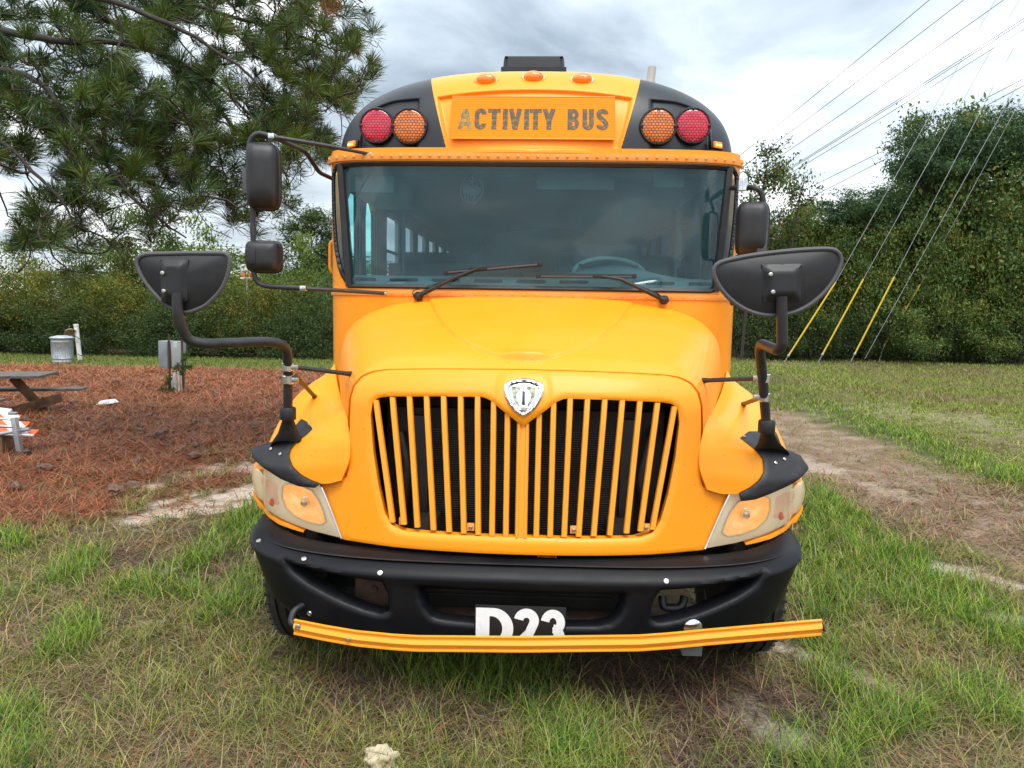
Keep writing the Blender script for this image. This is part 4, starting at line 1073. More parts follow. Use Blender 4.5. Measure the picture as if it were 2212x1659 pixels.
# ---------------- front cap (dome)
CN, CM, CDZ = 2.6, 2.6, .572
CZ0 = 2.533
nphi, npsi = 330, 150
V = []
for k in range(npsi):
    psi = (k / (npsi - 1))**.8 * np.pi / 2; rho = np.sin(psi)
    for j in range(nphi):
        ph = np.pi * j / (nphi - 1); cx_ = np.sign(np.cos(ph)) * abs(np.cos(ph))**(2 / CN) * 1.218; cz_ = abs(np.sin(ph))**(2 / CN) * CDZ
        x = cx_ * rho; z = cz_ * rho
        # front face: shallow in the middle, rolling back at the rim (side corners tighter than the crown)
        y = 4.262 + .548 * (1 - (1 - min(rho, .99999)**CM)**(1 / CM)) + .05 * (z / CDZ)
        V.append((x, y, CZ0 + z))
V = np.array(V)
def capdent(V):
    x, z = V[:, 0], V[:, 2] - CZ0
    # centre recess holding the sign: trapezoid with an arched top
    zt2 = .375 - .05 * (x / .62)**2; half = .50 + (z - .05) * .23
    d = np.minimum(np.minimum(half - np.abs(x), zt2 - z), z - .018)
    V[:, 1] += .026 * ss(0, .022, d)
    # side recesses round the warning lamps
    ax = np.abs(x); ztop_ = .335 - .62 * np.clip(ax - .80, 0, 1)**1.5; inner = .66 + (z - .0) * .10 * -1
    d2 = np.minimum(np.minimum(ax - (.655 - z * .0 + .00), 1.03 - ax), np.minimum(ztop_ - z, z - .02))
    d2 = np.minimum(d2, (ax - .655) )
    V[:, 1] += .024 * ss(0, .022, d2)
    return V
V = capdent(V)
F = grid_faces(npsi, nphi)
cap_b = bvh(V, F)
bm = bmesh.new(); bvs = [bm.verts.new(tuple(v)) for v in V]
for f in F:
    try: bm.faces.new([bvs[i] for i in f])
    except ValueError: pass
bmesh.ops.remove_doubles(bm, verts=bm.verts, dist=.0004)
# slanted paint/panel lines, measured on the cap
pa, _ = hit(cap_b, 934, 192); pb, _ = hit(cap_b, 964, 320)
if pa is None: pa = Vector((-.68, 4.5, 3.1))
sx = (pa.x - pb.x) / (pa.z - pb.z)
pieces = []
for s_ in (1, -1):
    nrm = Vector((s_, 0, -s_ * s_ * sx * 1.0)); nrm = Vector((1, 0, -sx)) if s_ > 0 else Vector((-1, 0, -sx))
    co = Vector((pb.x * s_, 0, pb.z))
    bmesh.ops.bisect_plane(bm, geom=bm.verts[:] + bm.edges[:] + bm.faces[:], plane_co=co, plane_no=nrm)
def side_of(c):
    xl = pb.x + (c.z - pb.z) * sx
    return -1 if c.x < xl else (1 if c.x > -xl else 0)
def piece(sel, name, mat, sep=0.):
    b2 = bm.copy(); b2.faces.ensure_lookup_table()
    dele = [f for f in b2.faces if side_of(f.calc_center_median()) != sel]
    bmesh.ops.delete(b2, geom=dele, context='FACES')
    if sep:
        for v in b2.verts: v.co.y += sep
    return ob_bm(name, b2, mat, BUS, sharp=60)
CAP = piece(0, 'front_cap', M['yellow'])
CAPL = piece(-1, 'cap_side_panel', M['cap_black'], .001); CAPR = piece(1, 'cap_side_panel', M['cap_black'], .001)
bm.free()

# sign
def capY(x, z): p = cap_b.ray_cast(Vector((x, 3.0, z)), Vector((0, 1, 0))); return p[0].y if p[0] else 4.3
a, b = PS(979, 213.5, capY), PS(1327, 304, capY)
sx0, sx1, sz0, sz1 = a.x, b.x, b.z, a.z + .004
ya, yz = capY(0, sz0), capY(0, sz1)
SY0 = lambda z: ya + (yz - ya) * (z - sz0) / (sz1 - sz0)
dev = max(SY0(z) - capY(x, z) for x in np.linspace(sx0, sx1, 9) for z in np.linspace(sz0 + .002, sz1 - .002, 7)) + .003
SYf = lambda z: SY0(z) - dev
V = []
for z in (sz0, sz1):
    for x in (sx0, sx1): V.append((x, SYf(z), z))
V += [(x, y + .02, z) for x, y, z in V]
SIGN = ob('sign_panel', V, [(0, 1, 3, 2), (4, 5, 7, 6), (0, 1, 5, 4), (2, 3, 7, 6), (0, 2, 6, 4), (1, 3, 7, 5)], M['sign'], BUS, smooth=False, recalc=True)
V, F = tube_geo([(sx0, SYf(sz0), sz0), (sx1, SYf(sz0), sz0), (sx1, SYf(sz1), sz1), (sx0, SYf(sz1), sz1)], .003, 6, closed=True); ob('sign_edge', V, F, M['yellow_dusty'], SIGN)
# letters, placed by their pixel spans
spans = [('A', 990, 1020), ('C', 1025, 1051), ('T', 1054, 1081), ('I', 1086, 1095), ('V', 1099, 1127), ('I', 1132, 1141), ('T', 1144, 1170), ('Y', 1172, 1200), ('B', 1226, 1252), ('U', 1258, 1283), ('S', 1288, 1315)]
lz1 = PS(1150, 235, lambda x, z: SYf(z)).z; lz0 = PS(1150, 280, lambda x, z: SYf(z)).z; sl = (SYf(sz1) - SYf(sz0)) / (sz1 - sz0)
for i, (ch, u0, u1) in enumerate(spans):
    xa = PS(u0, 258, lambda x, z: SYf(z)).x; xb = PS(u1, 258, lambda x, z: SYf(z)).x
    mb = letter(ch, xa, lz0, xb - xa, lz1 - lz0, .0285, 0)
    mb.V = [(x, y + SYf(z) - .0014, z) for x, y, z in mb.V]
    mb.ob('letter', M['letter_faded'] if i == 0 else M['letters'], SIGN, smooth=False)

# warning lamps
for u, v, m_ in ((818, 276, 'lens_red'), (888, 277, 'lens_amber'), (1419, 277, 'lens_amber'), (1493, 276, 'lens_red')):
    p, n = hit(cap_b, u, v); d_ = Vector((p.x * .04, -1, .03)).normalized(); p = p + Vector((0, -.046, 0)); Rm = aim(d_)
    V, F = lathe_geo([(.104, -.09), (.104, .006), (.100, .012), (.094, .012), (.094, 0), (.001, 0)], 36, p, Rm); L = ob('warning_light', V, F, M['plastic'], BUS, recalc=True)
    prof = [(.0935, 0.004)] + [(.0935 * math.cos(a), .004 + .016 * math.sin(a)) for a in np.linspace(.1, 1.5, 8)] + [(.0005, .0205)]
    V, F = lathe_geo(prof, 36, p, Rm); ob('lens', V, F, M[m_], L, recalc=True)
    for a in range(4):
        q = Rm @ Vector((.093 * math.cos(a * math.pi / 2), .093 * math.sin(a * math.pi / 2), .012)); V, F = lathe_geo([(.009, -.004), (.009, .004), (.004, .006)], 8, p + q, Rm); ob('lens_screw', V, F, M['plastic'], L, recalc=True)
# oval roof markers
for u, v in ((1050.5, 174.5), (1152.5, 169), (1257, 173.5)):
    p, n = hit(cap_b, u, v); Rm = aim((n + Vector((0, -1.2, 0))).normalized()); Rm = Rm @ Matrix.Diagonal((1, 1, 1))
    X = Vector((1, 0, 0)); Z = (n + Vector((0, -.8, 0))).normalized(); Yv = Z.cross(X).normalized(); X = Yv.cross(Z); Rm = Matrix((X, Yv, Z)).transposed() @ Matrix.Diagonal((1, .55, 1))
    V, F = lathe_geo([(.072, -.02), (.072, .004), (.066, .009)], 28, p, Rm); L = ob('marker_light', V, F, M['amber_dark'], BUS, recalc=True)
    V, F = lathe_geo([(.058, .006), (.056, .022), (.045, .033), (.025, .039), (.0005, .041)], 28, p, Rm); ob('lens', V, F, M['amber_lens'], L, recalc=True)
# corner LED markers
for u, v, s_ in ((764, 313, -1), (1546, 315, 1)):
    p, n = hit(cap_b, u, v); n = n.normalized(); Z = n; X = Vector((0, 0, 1)).cross(Z).normalized(); Yv = Z.cross(X); Rm = Matrix((X, Yv, Z)).transposed()
    L = box('corner_marker', tuple(p + n * .004), (.105, .042, .016), M['cap_black'], BUS, rot=Rm, bev=.004)
    l2 = box('marker_lens', tuple(p + n * .015), (.066, .034, .014), M['amber_dark'], L, rot=Rm, bev=.004)
    for k in (-1, 0, 1):
        q = p + n * .024 + X * k * .017 - Yv * .004; V, F = lathe_geo([(.006, 0), (.005, .003), (.001, .004)], 8, q, Rm); ob('led', V, F, M['led'], l2, recalc=True)
L = box('side_marker', (1.235, 4.95, 2.56), (.03, .09, .045), M['cap_black'], BUS); box('marker_lens', (1.250, 4.95, 2.56), (.02, .07, .035), M['amber_lens'], L)

# ---------------- roof, flanks, rear
arc_ = []
for j in range(61):
    ph = np.pi * j / 60; arc_.append((np.sign(np.cos(ph)) * abs(np.cos(ph))**(2 / CN) * 1.218, CZ0 + abs(np.sin(ph))**(2 / CN) * CDZ))
ys = [4.80, 4.9, 6, 8, 10, 12, LEN_END]
V = [(x, y, z + (0.05 * (min(y, 5.6) - 4.8) / .8)) if abs(x) < 1.2 else (x, y, z) for y in ys for x, z in arc_]
V = [(x, y, CZ0 + (z - CZ0)) for x, y, z in V]
ob('roof', V, grid_faces(len(ys), 61), M['yellow'], BUS, recalc=True)
def flank(s_):
    # side wall with window openings, laid out in (Y,z)
    holes = []
    y0 = 4.62
    if s_ < 0: holes += [[(4.70, 1.05), (4.70, 2.42), (5.02, 2.42), (5.02, 1.05)], [(5.17, 1.05), (5.17, 2.42), (5.52, 2.42), (5.52, 1.05)]]
    else: holes += [[(4.72, 1.72), (4.72, 2.40), (5.30, 2.40), (5.30, 1.72)]]
    k = 0
    while 5.86 + .72 * k + .5 < LEN_END - .1:
        a = 5.86 + .72 * k; holes.append([(a, 1.80), (a, 2.40), (a + .54, 2.40), (a + .54, 1.80)]); k += 1
    outer = [(4.55, 1.0), (4.55, 2.55), (LEN_END, 2.55), (LEN_END, .75), (5.7, .75), (4.55, .9)]
    V, F = sheet_geo(outer, holes, .18, lambda y, z, do, dh: np.stack([np.full_like(y, s_ * 1.212), y, z], 1), lip=.045, lipdir=(-s_, 0, 0))
    w_ = ob('side_wall', V, F, M['yellow'], BUS, recalc=True, smooth=False)
    V, F = sheet_geo(outer, holes, .2, lambda y, z, do, dh: np.stack([np.full_like(y, s_ * 1.165), y, z], 1))
    ob('side_lining', V, F, M['interior'], BUS, recalc=True, smooth=False)
    for i, h in enumerate(holes):
        (a, z0), (_, z1), (b, _), _ = h; door = (s_ < 0 and i < 2) or (s_ > 0 and i < 1)
        wn_ = MB()
        for c, s in (((s_ * 1.19, (a + b) / 2, z0 + .012), (.03, b - a, .024)), ((s_ * 1.19, (a + b) / 2, z1 - .012), (.03, b - a, .024)), ((s_ * 1.19, a + .012, (z0 + z1) / 2), (.03, .024, z1 - z0 - .05)), ((s_ * 1.19, b - .012, (z0 + z1) / 2), (.03, .024, z1 - z0 - .05))): wn_.add(*box_geo(c, s))
        if not door: wn_.add(*box_geo((s_ * 1.188, (a + b) / 2, (z0 + z1) / 2), (.02, b - a - .06, .02)))
        wo = wn_.ob('door_pane_frame' if door and s_ < 0 else 'side_window', M['rubber'] if door else M['interior_light'], BUS, smooth=False)
        ob('pane', [(s_ * 1.2, a, z0), (s_ * 1.2, b, z0), (s_ * 1.2, b, z1), (s_ * 1.2, a, z1)], [(0, 1, 2, 3)], M['tealglass'] if door else M['greyglass'], wo)
flank(-1); flank(1)
V, F = sheet_geo([(-1.22, .75), (-1.21, 2.54), (1.21, 2.54), (1.22, .75)], [], .2, lambda x, z, do, dh: np.stack([x, np.full_like(x, LEN_END), z], 1), lip=.03)
ob('rear_wall', V, F, M['yellow'], BUS, recalc=True, smooth=False)
Vr = [(x, LEN_END + .002, z + (.05 if abs(x) < 1.2 else -.03)) for x, z in arc_]; ob('rear_cap', Vr, [tuple(range(len(Vr)))], M['yellow'], BUS, smooth=False)
# interior
box('bus_floor', (0, 9.1, .98), (2.3, 9.0, .06), M['floorin'], BUS)
V = [(x * .945, y, z - .05) for y in (4.75, 6, 9, LEN_END - .02) for x, z in arc_]
ob('ceiling_lining', V, grid_faces(4, 61), mk('ceiling_panel', (.42, .47, .49), .6), BUS, recalc=True)
box('overhead_bulkhead', (0, 4.66, 2.51), (2.2, .14, .10), M['interior'], BUS)
box('door_header_box', (-1.0, 5.05, 2.45), (.28, .85, .18), M['interior_light'], BUS)
def dash_row(y, amp, z0):
    xs = np.linspace(-1.12, 1.12, 60); r = []
    for x in xs: r.append((x, y, z0 + amp * np.exp(-((x - .52) / .30)**2)))
    return r
rowsd = [dash_row(4.345, 0, 1.755), dash_row(4.37, 0, 1.80), dash_row(4.42, .01, 1.840), dash_row(4.52, .055, 1.850), dash_row(4.62, .085, 1.850), dash_row(4.72, .05, 1.82), dash_row(4.80, 0, 1.35)]
V = np.array([q for r in rowsd for q in r]); V[:, 0] *= .97
DASH = ob('dashboard', V, grid_faces(7, 60), M['dash'], BUS, recalc=True, sharp=60)
for k in range(9):
    x = -1.0 + k * .25
    if abs(x - .5) < .01: continue
    box('defroster_vent', (x, 4.375, 1.822), (.17, .02, .018), M['plastic'], DASH, bev=.01)
c = Vector((.50, 4.92, 1.90)); Rm = aim((0, -.55, 1))
V, F = tube_geo([tuple(c + Rm @ Vector((.23 * math.cos(a), .23 * math.sin(a), 0))) for a in np.linspace(0, 2 * np.pi, 40, endpoint=False)], .014, 8, closed=True)
SW = ob('steering_wheel', V, F, M['dash'], BUS, recalc=True)
for a in (.5, 2.6, 4.7): tube('wheel_spoke', [c, c + Rm @ Vector((.22 * math.cos(a), .22 * math.sin(a), 0))], .012, M['plastic'], SW, 6)
tube('steering_column', [c + Vector((0, 0, -.01)), (.5, 4.72, 1.45)], .03, M['plastic'], SW)
def seat_at(x, y, w=.92, h=.62):
    s1 = box('passenger_seat', (x, y, 1.42), (w, .42, .14), M['seat'], BUS, bev=.05)
    V, F = box_geo((x, y + .24, 1.42 + h * .62), (w, .09, h), Matrix.Rotation(R(-6), 3, 'X'), .04); o2 = ob('backrest', V, F, M['seat'], s1, recalc=True)
    l1 = box('seat_leg', (x - w * .3, y, 1.18), (.05, .35, .36), M['steel'], s1); l2 = box('seat_leg', (x + w * .3, y, 1.18), (.05, .35, .36), M['steel'], s1)
    return s1
st = seat_at(-.66, 6.0)
for r_ in range(10):
    for x in (-.66, .66):
        if r_ == 0 and x < 0: continue
        copy_tree(st, BUS, loc=st.location + Vector((x + .66, r_ * .72, 0)))
DS = box('driver_seat', (.52, 5.25, 1.52), (.5, .5, .14), M['seat'], BUS, bev=.05); box('backrest', (.52, 5.5, 1.83), (.48, .12, .62), M['seat'], DS, bev=.05)
box('barrier_panel', (-.66, 5.72, 1.62), (.92, .04, .74), M['seat'], BUS, bev=.015); box('barrier_panel', (.66, 5.76, 1.62), (.92, .04, .74), M['seat'], BUS, bev=.015)
# fan behind the glass
q = P(1022, 410, 4.62); Rm = aim((.85, -.45, -.25)); FAN = tube('dash_fan', [(q.x - .01, q.y + .02, 2.54), (q.x, q.y, q.z + .03)], .008, M['interior_light'], BUS)
for rr, dz in ((.085, 0), (.08, .018), (.066, .030), (.048, .038), (.085, -.03)):
    V, F = tube_geo([tuple(q + Rm @ Vector((rr * math.cos(a), rr * math.sin(a), dz))) for a in np.linspace(0, 2 * np.pi, 26, endpoint=False)], .0028, 5, closed=True); ob('fan_guard_ring', V, F, M['interior_light'], FAN)
V, F = lathe_geo([(.035, -.05), (.035, .03), (.02, .042)], 14, q, Rm); ob('fan_motor', V, F, M['interior_light'], FAN, recalc=True)
tube('grab_rail', [(1.0, 5.32, 1.2), (1.0, 5.32, 2.5)], .012, M['interior'], BUS); tube('grab_rail', [(-.98, 5.6, 1.2), (-.98, 5.6, 2.5)], .012, M['interior'], BUS)
V, F = box_geo((.25, 4.50, 2.42), (.46, .03, .11), None, .012); ob('interior_mirror', V, F, M['interior'], BUS, recalc=True)
box('sun_visor', (.80, 4.52, 2.44), (.18, .02, .10), M['interior'], BUS)
tube('door_rod', [(-1.06, 4.46, 2.30), (-.96, 4.55, 2.52)], .008, M['rubber'], BUS)

# ---------------- roof hatch, antenna
q0, q1 = P(1083, 157, 5.5), P(1223, 157, 5.5)
wv = q1.x - q0.x; cx_ = (q0.x + q1.x) / 2
V = []
for z, k, yk in ((0, 1, 1), (.03, 1, 1), (.035, .95, .95), (.105, .92, .92), (.118, .88, .86)):
    for a, b in ((-1, -1), (1, -1), (1, 1), (-1, 1)): V.append((cx_ + a * wv / 2 * k, 5.75 + b * .30 * yk, q0.z - .005 + z))
bm = bmesh.new(); bv = [bm.verts.new(v) for v in V]
for i in range(4):
    for j in range(4): bm.faces.new([bv[i * 4 + j], bv[i * 4 + (j + 1) % 4], bv[(i + 1) * 4 + (j + 1) % 4], bv[(i + 1) * 4 + j]])
bm.faces.new(bv[16:20]); bmesh.ops.bevel(bm, geom=[e for e in bm.edges if abs(e.verts[0].co.z - e.verts[1].co.z) > .05], offset=.03, segments=3, affect='EDGES')
ob_bm('roof_hatch', bm, M['cap_black'], BUS)
q = P(1404, 176, 5.1); V, F = lathe_geo([(.036, 0), (.034, .02), (.028, .03), (.028, .105), (.024, .115), (.0005, .117)], 16, (q.x, q.y, q.z - .02), Matrix.Rotation(R(6), 3, 'Y')); ob('roof_antenna', V, F, mk('grey_white_plastic', (.30, .30, .29), .5), BUS, recalc=True)
# yellow grab handle on the door corner
hx = -1.235
tube('grab_handle', fillet([P(736, 515, 4.60) + Vector((.03, 0, 0)), P(713, 521, 4.56), P(713, 587, 4.56), P(738, 604, 4.60) + Vector((.03, 0, 0))], .03), .010, M['yellow'], BUS)

# ---------------- wipers
def wiper(piv, elbow, mid, b0, b1):
    pv = PS(*piv, Ybod) + Vector((0, -.045, 0)); el = PS(*elbow, Ybod) + Vector((0, -.05, 0)); md = PS(*mid, Ybod) + Vector((0, -.04, 0))
    arm = MB(); V, F = tube_geo([pv, pv + (el - pv) * .35, el, md], [.015, .013, .010, .006], 8); Wp = ob('wiper', V, F, M['rubber'], BUS, recalc=True)
    V, F = lathe_geo([(.026, 0), (.026, .03), (.018, .045), (.004, .05)], 14, pv + Vector((0, .035, 0)), aim((0, -1, 0))); ob('wiper_pivot', V, F, M['rubber'], Wp, recalc=True)
    p0 = PS(*b0, Ybod) + Vector((0, -.018, 0)); p1 = PS(*b1, Ybod) + Vector((0, -.018, 0)); X = (p1 - p0).normalized(); Yv = Vector((0, -1, 0)); Z = X.cross(Yv).normalized()
    Rm = Matrix((X, Yv, Z)).transposed(); L = (p1 - p0).length
    bl = box('wiper_blade', tuple((p0 + p1) / 2), (L, .016, .023), M['rubber'], Wp, rot=Rm, bev=.003)
    box('blade_spine', tuple((p0 + p1) / 2 + Yv * .012 + Z * .004), (L * .94, .008, .010), M['rim'], bl, rot=Rm, bev=.002)
    box('blade_clip', tuple(md + Vector((0, .014, 0))), (.10, .026, .026), M['rubber'], bl, rot=Rm, bev=.006)
    for q in (p0, p1): box('blade_cap', tuple(q), (.022, .022, .026), M['rubber'], bl, rot=Rm, bev=.004)
    V, F = tube_geo(fillet([pv + Vector((-.02, -.0, -.01)), pv + Vector((-.03, -.02, .03)), pv + (el - pv) * .3 + Vector((-.01, 0, .02)), el], .03), .003, 5); ob('washer_hose', V, F, M['rubber'], Wp)
wiper((905, 640), (985, 600), (1034, 580), (963, 588), (1167, 570))
wiper((1433, 648), (1340, 604), (1300, 597), (1162, 596), (1370, 597))

# ---------------- side mirrors (west coast type)
def mirror_shell(name, parent, c, w, h, d, yaw, tag_=''):
    """rounded housing seen from the back, glass on the far side"""
    Rm = Matrix.Rotation(R(yaw), 3, 'Z'); V = []; nn = 36; prof = [(1.0, .5), (1.0, .10), (.97, -.12), (.88, -.32), (.70, -.46), (.4, -.5), (.0, -.5)]
    for k, dy in prof:
        for j in range(nn):
            a = 2 * np.pi * j / nn; n_ = 5; x = np.sign(np.cos(a)) * abs(np.cos(a))**(2 / n_) * w / 2 * k; z = np.sign(np.sin(a)) * abs(np.sin(a))**(2 / n_) * h / 2 * (k if k < .9 else 1)
            V.append(tuple(Rm @ Vector((x, dy * d, z)) + Vector(c)))
    F = grid_faces(len(prof), nn, True); o = ob(name, V, F, M['plastic'], parent, recalc=True, sharp=60)
    Vg = [tuple(Rm @ Vector((x, d * .46, z)) + Vector(c)) for x, z in ((-w / 2 * .95, -h / 2 * .95), (w / 2 * .95, -h / 2 * .95), (w / 2 * .95, h / 2 * .95), (-w / 2 * .95, h / 2 * .95))]
    ob('mirror_glass', Vg, [(0, 1, 2, 3)], M['mirror'], o)
    V, F = tube_geo([tuple(Rm @ Vector((np.sign(np.cos(a)) * abs(np.cos(a))**.4 * w / 2, d * .42, np.sign(np.sin(a)) * abs(np.sin(a))**.4 * h / 2)) + Vector(c)) for a in np.linspace(0, 2 * np.pi, 48, endpoint=False)], .007, 6, closed=True); ob('mirror_rim', V, F, M['rubber'], o)
    return o
YM = 4.0
pts = [(587, 295), (556, 287), (541, 300), (537, 325), (541, 380), (545, 440), (547, 521), (548, 596), (560, 614), (583, 619), (657, 623)]
SM1 = tube('side_mirror', fillet([P(u, v, YM) for u, v in pts], .04, 4), .0145, M['tubeblk'], BUS, 12)
p1 = P(566, 380, YM); o = mirror_shell('mirror_housing', SM1, (p1.x + .004, YM - .0, p1.z), .175, .345, .115, 14)
box('mirror_bracket', tuple(P(536, 391, YM - .03)), (.055, .03, .135), M['rim'], o, bev=.006)
p1 = P(568, 554, YM); o = mirror_shell('mirror_housing', SM1, (p1.x, YM, p1.z), .185, .168, .11, 8)
box('mirror_bracket', tuple(P(542, 554, YM - .05)), (.06, .03, .085), M['plastic'], o, bev=.012)
V, F = tube_geo([P(587, 295, YM), P(700, 314, 4.12), P(795, 332, 4.30)], [.011, .011, .009], 8); ob('mirror_brace', V, F, M['tubeblk'], SM1, recalc=True)
p, n = hit(cap_b, 801, 325); bolt(P(801, 333, 4.29), (0, -1, 0), M['steel'], SM1, .010)
V, F = tube_geo(fillet([P(591, 297, YM), P(658, 325, 4.15), P(690, 373, 4.4), P(729, 391, 4.62)], .04), .0125, 8); ob('mirror_brace', V, F, M['tubeblk'], SM1, recalc=True)
V, F = tube_geo([P(657, 623, YM), P(745, 628, 4.1), P(835, 634, 4.25)], [.010, .011, .011], 8); ob('mirror_brace', V, F, M['tubeblk'], SM1, recalc=True)
bolt(P(833, 634, 4.235), (0, -1, 0), M['steel'], SM1, .010)
for u, v in ((588, 295), (656, 623)): box('clamp', tuple(P(u, v, YM)), (.035, .04, .03), M['chrome'], SM1, bev=.006)
# right-hand one
pts = [(1578, 406), (1630, 406), (1645, 415), (1650, 440), (1652, 500), (1652, 600)]
SM2 = tube('side_mirror', fillet([P(1578, 406, 4.35), P(1632, 405, YM + .1), P(1646, 416, YM + .1), P(1650, 440, YM + .1), P(1651, 500, YM + .1), P(1651, 640, YM + .1), P(1580, 655, 4.3)], .04, 4), .0145, M['tubeblk'], BUS, 12)
p1 = P(1625, 494, YM + .1); o = mirror_shell('mirror_housing', SM2, (p1.x, YM + .1, p1.z), .165, .285, .115, -16)
box('mirror_bracket', tuple(P(1645, 522, YM + .06)), (.05, .03, .115), M['rim'], o, bev=.006)
V, F = lathe_geo([(.028, 0), (.030, .05), (.026, .052), (.026, .062), (.024, .075), (.012, .092), (.0005, .095)], 16, P(1603, 412, YM + .12), None); ob('clamp', V, F, M['chrome'], SM2, recalc=True)

# ---------------- crossview mirrors on the fenders
def crossview(outl, Y, post, base_px, ax_tilt, boss, bolts, clamps, rods, plate, side):
    po = [P(u, v, Y) for u, v in outl]; c2 = sum(po, Vector()) / len(po)
    poly = resample([(p.x, p.z) for p in po], 60, True)
    k = np.ones(3) / 3; poly = np.stack([np.convolve(np.r_[poly[-1:, i], poly[:, i], poly[:1, i]], k, 'valid') for i in range(2)], 1)
    cen = poly.mean(0)
    def bowl(depth, sc, sgn):
        V = []; n = 12
        for i in range(n):
            t = i / (n - 1); k = 1 - t; dy = depth * (1 - k**2.2)
            for x, z in poly: V.append((cen[0] + (x - cen[0]) * k * sc, Y + sgn * dy, cen[1] + (z - cen[1]) * k * sc))
        return V, grid_faces(n, len(poly), True)
    V, F = bowl(.035, .985, 1); V, F = bowl(-.022, .97, 1)
    CV = ob('crossview_mirror', V, F, M['plastic'], BUS, recalc=True, sharp=60)
    V, F = bowl(.075, .97, 1); ob('mirror_glass', V, F, M['mirror'], CV, recalc=True)
    V, F = tube_geo([(x, Y, z) for x, z in poly], .0085, 8, closed=True); ob('mirror_rim', V, F, M['rim'], CV)
    bp = [P(u, v, Y) for u, v in boss]
    bw = [(p.x, p.z) for p in bp]
    V, F = sheet_geo(bw, [], .012, lambda x, z, do, dh: np.stack([x, np.full_like(x, Y - .020) - .022 * ss(0, .030, do), z], 1), lip=.02)
    ob('mirror_boss', V, F, M['plastic'], CV, recalc=True)
    for u, v in bolts:
        q = P(u, v, Y - .040); bolt((q.x, Y - .041, q.z), (0, -1, 0), M['steel'], CV, .009)
    pp = [P(u, v, yy) for u, v, yy in post]
    PO = tube('mirror_post', fillet(pp, .07, 7), .0205, M['tubeblk'], CV, 14)
    for (u, v, yy) in clamps:
        q = P(u, v, yy); V, F = lathe_geo([(.0235, -.019), (.026, -.016), (.026, .016), (.0235, .019)], 18, q); cc = ob('clamp', V, F, M['chrome'], CV, recalc=True)
        box('clamp_bolt', (q.x + side * .034, q.y - .005, q.z), (.03, .02, .022), M['steel'], CV, bev=.004)
    for (a, b) in rods:
        A_ = P(*a); B_ = b if isinstance(b, Vector) else P(*b)
        V, F = tube_geo([A_, A_ + (B_ - A_) * .12, A_ + (B_ - A_) * .9, B_], [.008, .0105, .0105, .014], 9); ob('mirror_brace', V, F, M['tubeblk'], CV, recalc=True)
    return CV
def Ypl(x, z): return 3.02 + .10 * (x / .755)**2 + .09 * (z - .6) + .55 * min(max(z - .93, 0), .12) + 1.6 * max(z - 1.05, 0)
def plate_on(fb, plate, socket, footc, CV, bolts):
    def onf(u, v):
        p, n = hit(fb, u, v)
        return p
    # fender surface as Y(x,z) by rays along +Y; extended past the edge by the headlight surface
    pts = []
    for u, v in plate:
        p = PS(u, v, Ypl)
        pts.append((p.x, p.z))
    def ym(x, z, do, dh):
        Y = []
        for a, b, d in zip(x, z, do):
            r = fb.ray_cast(Vector((a, 2.0, b)), Vector((0, 1, 0))); y2 = Ypl(a, b)
            Y.append(min(r[0].y, y2) if r[0] else y2)
        Y = np.array(Y)
        return np.stack([x, Y - .016 + .007 * (1 - np.clip(do / .01, 0, 1))**2, z], 1)
    V, F = sheet_geo(pts, [], .014, ym, lip=.018)
    b_ = bvh(V, F)
    pl = ob('mirror_base', V, F, M['rubber'], CV, recalc=True, sharp=45)
    top = P(*socket); ft, n = hit(b_, *footc)
    if ft is None: ft = P(footc[0], footc[1], 3.3)
    n = 20; rings = []
    for t, rx, rz in ((0, .030, .030), (.10, .031, .031), (.12, .026, .026), (.22, .027, .027), (.6, .048, .05), (.9, .078, .085), (1.0, .085, .10)):
        c = top * (1 - t) + ft * t
        wgt = t
        for j in range(n):
            a = 2 * np.pi * j / n; rings.append((c.x + rx * math.cos(a), c.y + (rx * math.sin(a)) * (1 - .5 * wgt) + .03 * wgt, c.z + rz * .35 * wgt * math.sin(a + 3.14) * 1.0))
    ob('post_socket', rings, grid_faces(7, n, True), M['rubber'], pl, recalc=True, sharp=60)
    V, F = lathe_geo([(.034, -.03), (.036, -.026), (.036, .018), (.032, .026), (.02, .028)], 22, top); ob('socket_collar', V, F, M['rubber'], pl, recalc=True)
    for u, v in bolts:
        p, nn = hit(b_, u, v)
        if p: bolt(p, nn, M['steel'], pl, .0085)
# image left
hoodL, nL = hit(hb, 758, 808); fenL, _ = hit(FB[1], 680, 857)
CV1 = crossview([(293, 564), (300, 553), (316, 549), (400, 547), (486, 547), (496, 550), (497, 566), (492, 596), (476, 630), (443, 662), (406, 676), (385, 674), (360, 660), (337, 638), (318, 616), (302, 590)], 2.82,
    [(383, 632, 2.79), (384, 690, 2.79), (405, 735, 2.83), (440, 743, 2.86), (585, 737, 3.08), (620, 748, 3.16), (622, 800, 3.22), (622, 895, 3.26)], None, None,
    [(351, 562), (412, 561), (410, 652), (354, 653)], [(352, 590), (355, 629)],
    [(621, 793, 3.21), (622, 820, 3.225)], [((634, 793, 3.20), hoodL if hoodL else (758, 808, 3.3)), ((638, 812, 3.21), fenL if fenL else (680, 857, 3.6))], None, 1)
plate_on(FB[1], [(542, 968), (560, 962), (592, 953), (602, 940), (609, 920), (640, 918), (650, 905), (682, 922), (668, 935), (645, 950), (630, 968), (625, 985), (632, 1008), (650, 1026), (672, 1038), (692, 1045), (682, 1053), (648, 1050), (608, 1034), (574, 1012), (548, 990)],
    (622, 892, 3.26), (619, 968), CV1, ((669, 917), (586, 970), (606, 981)))
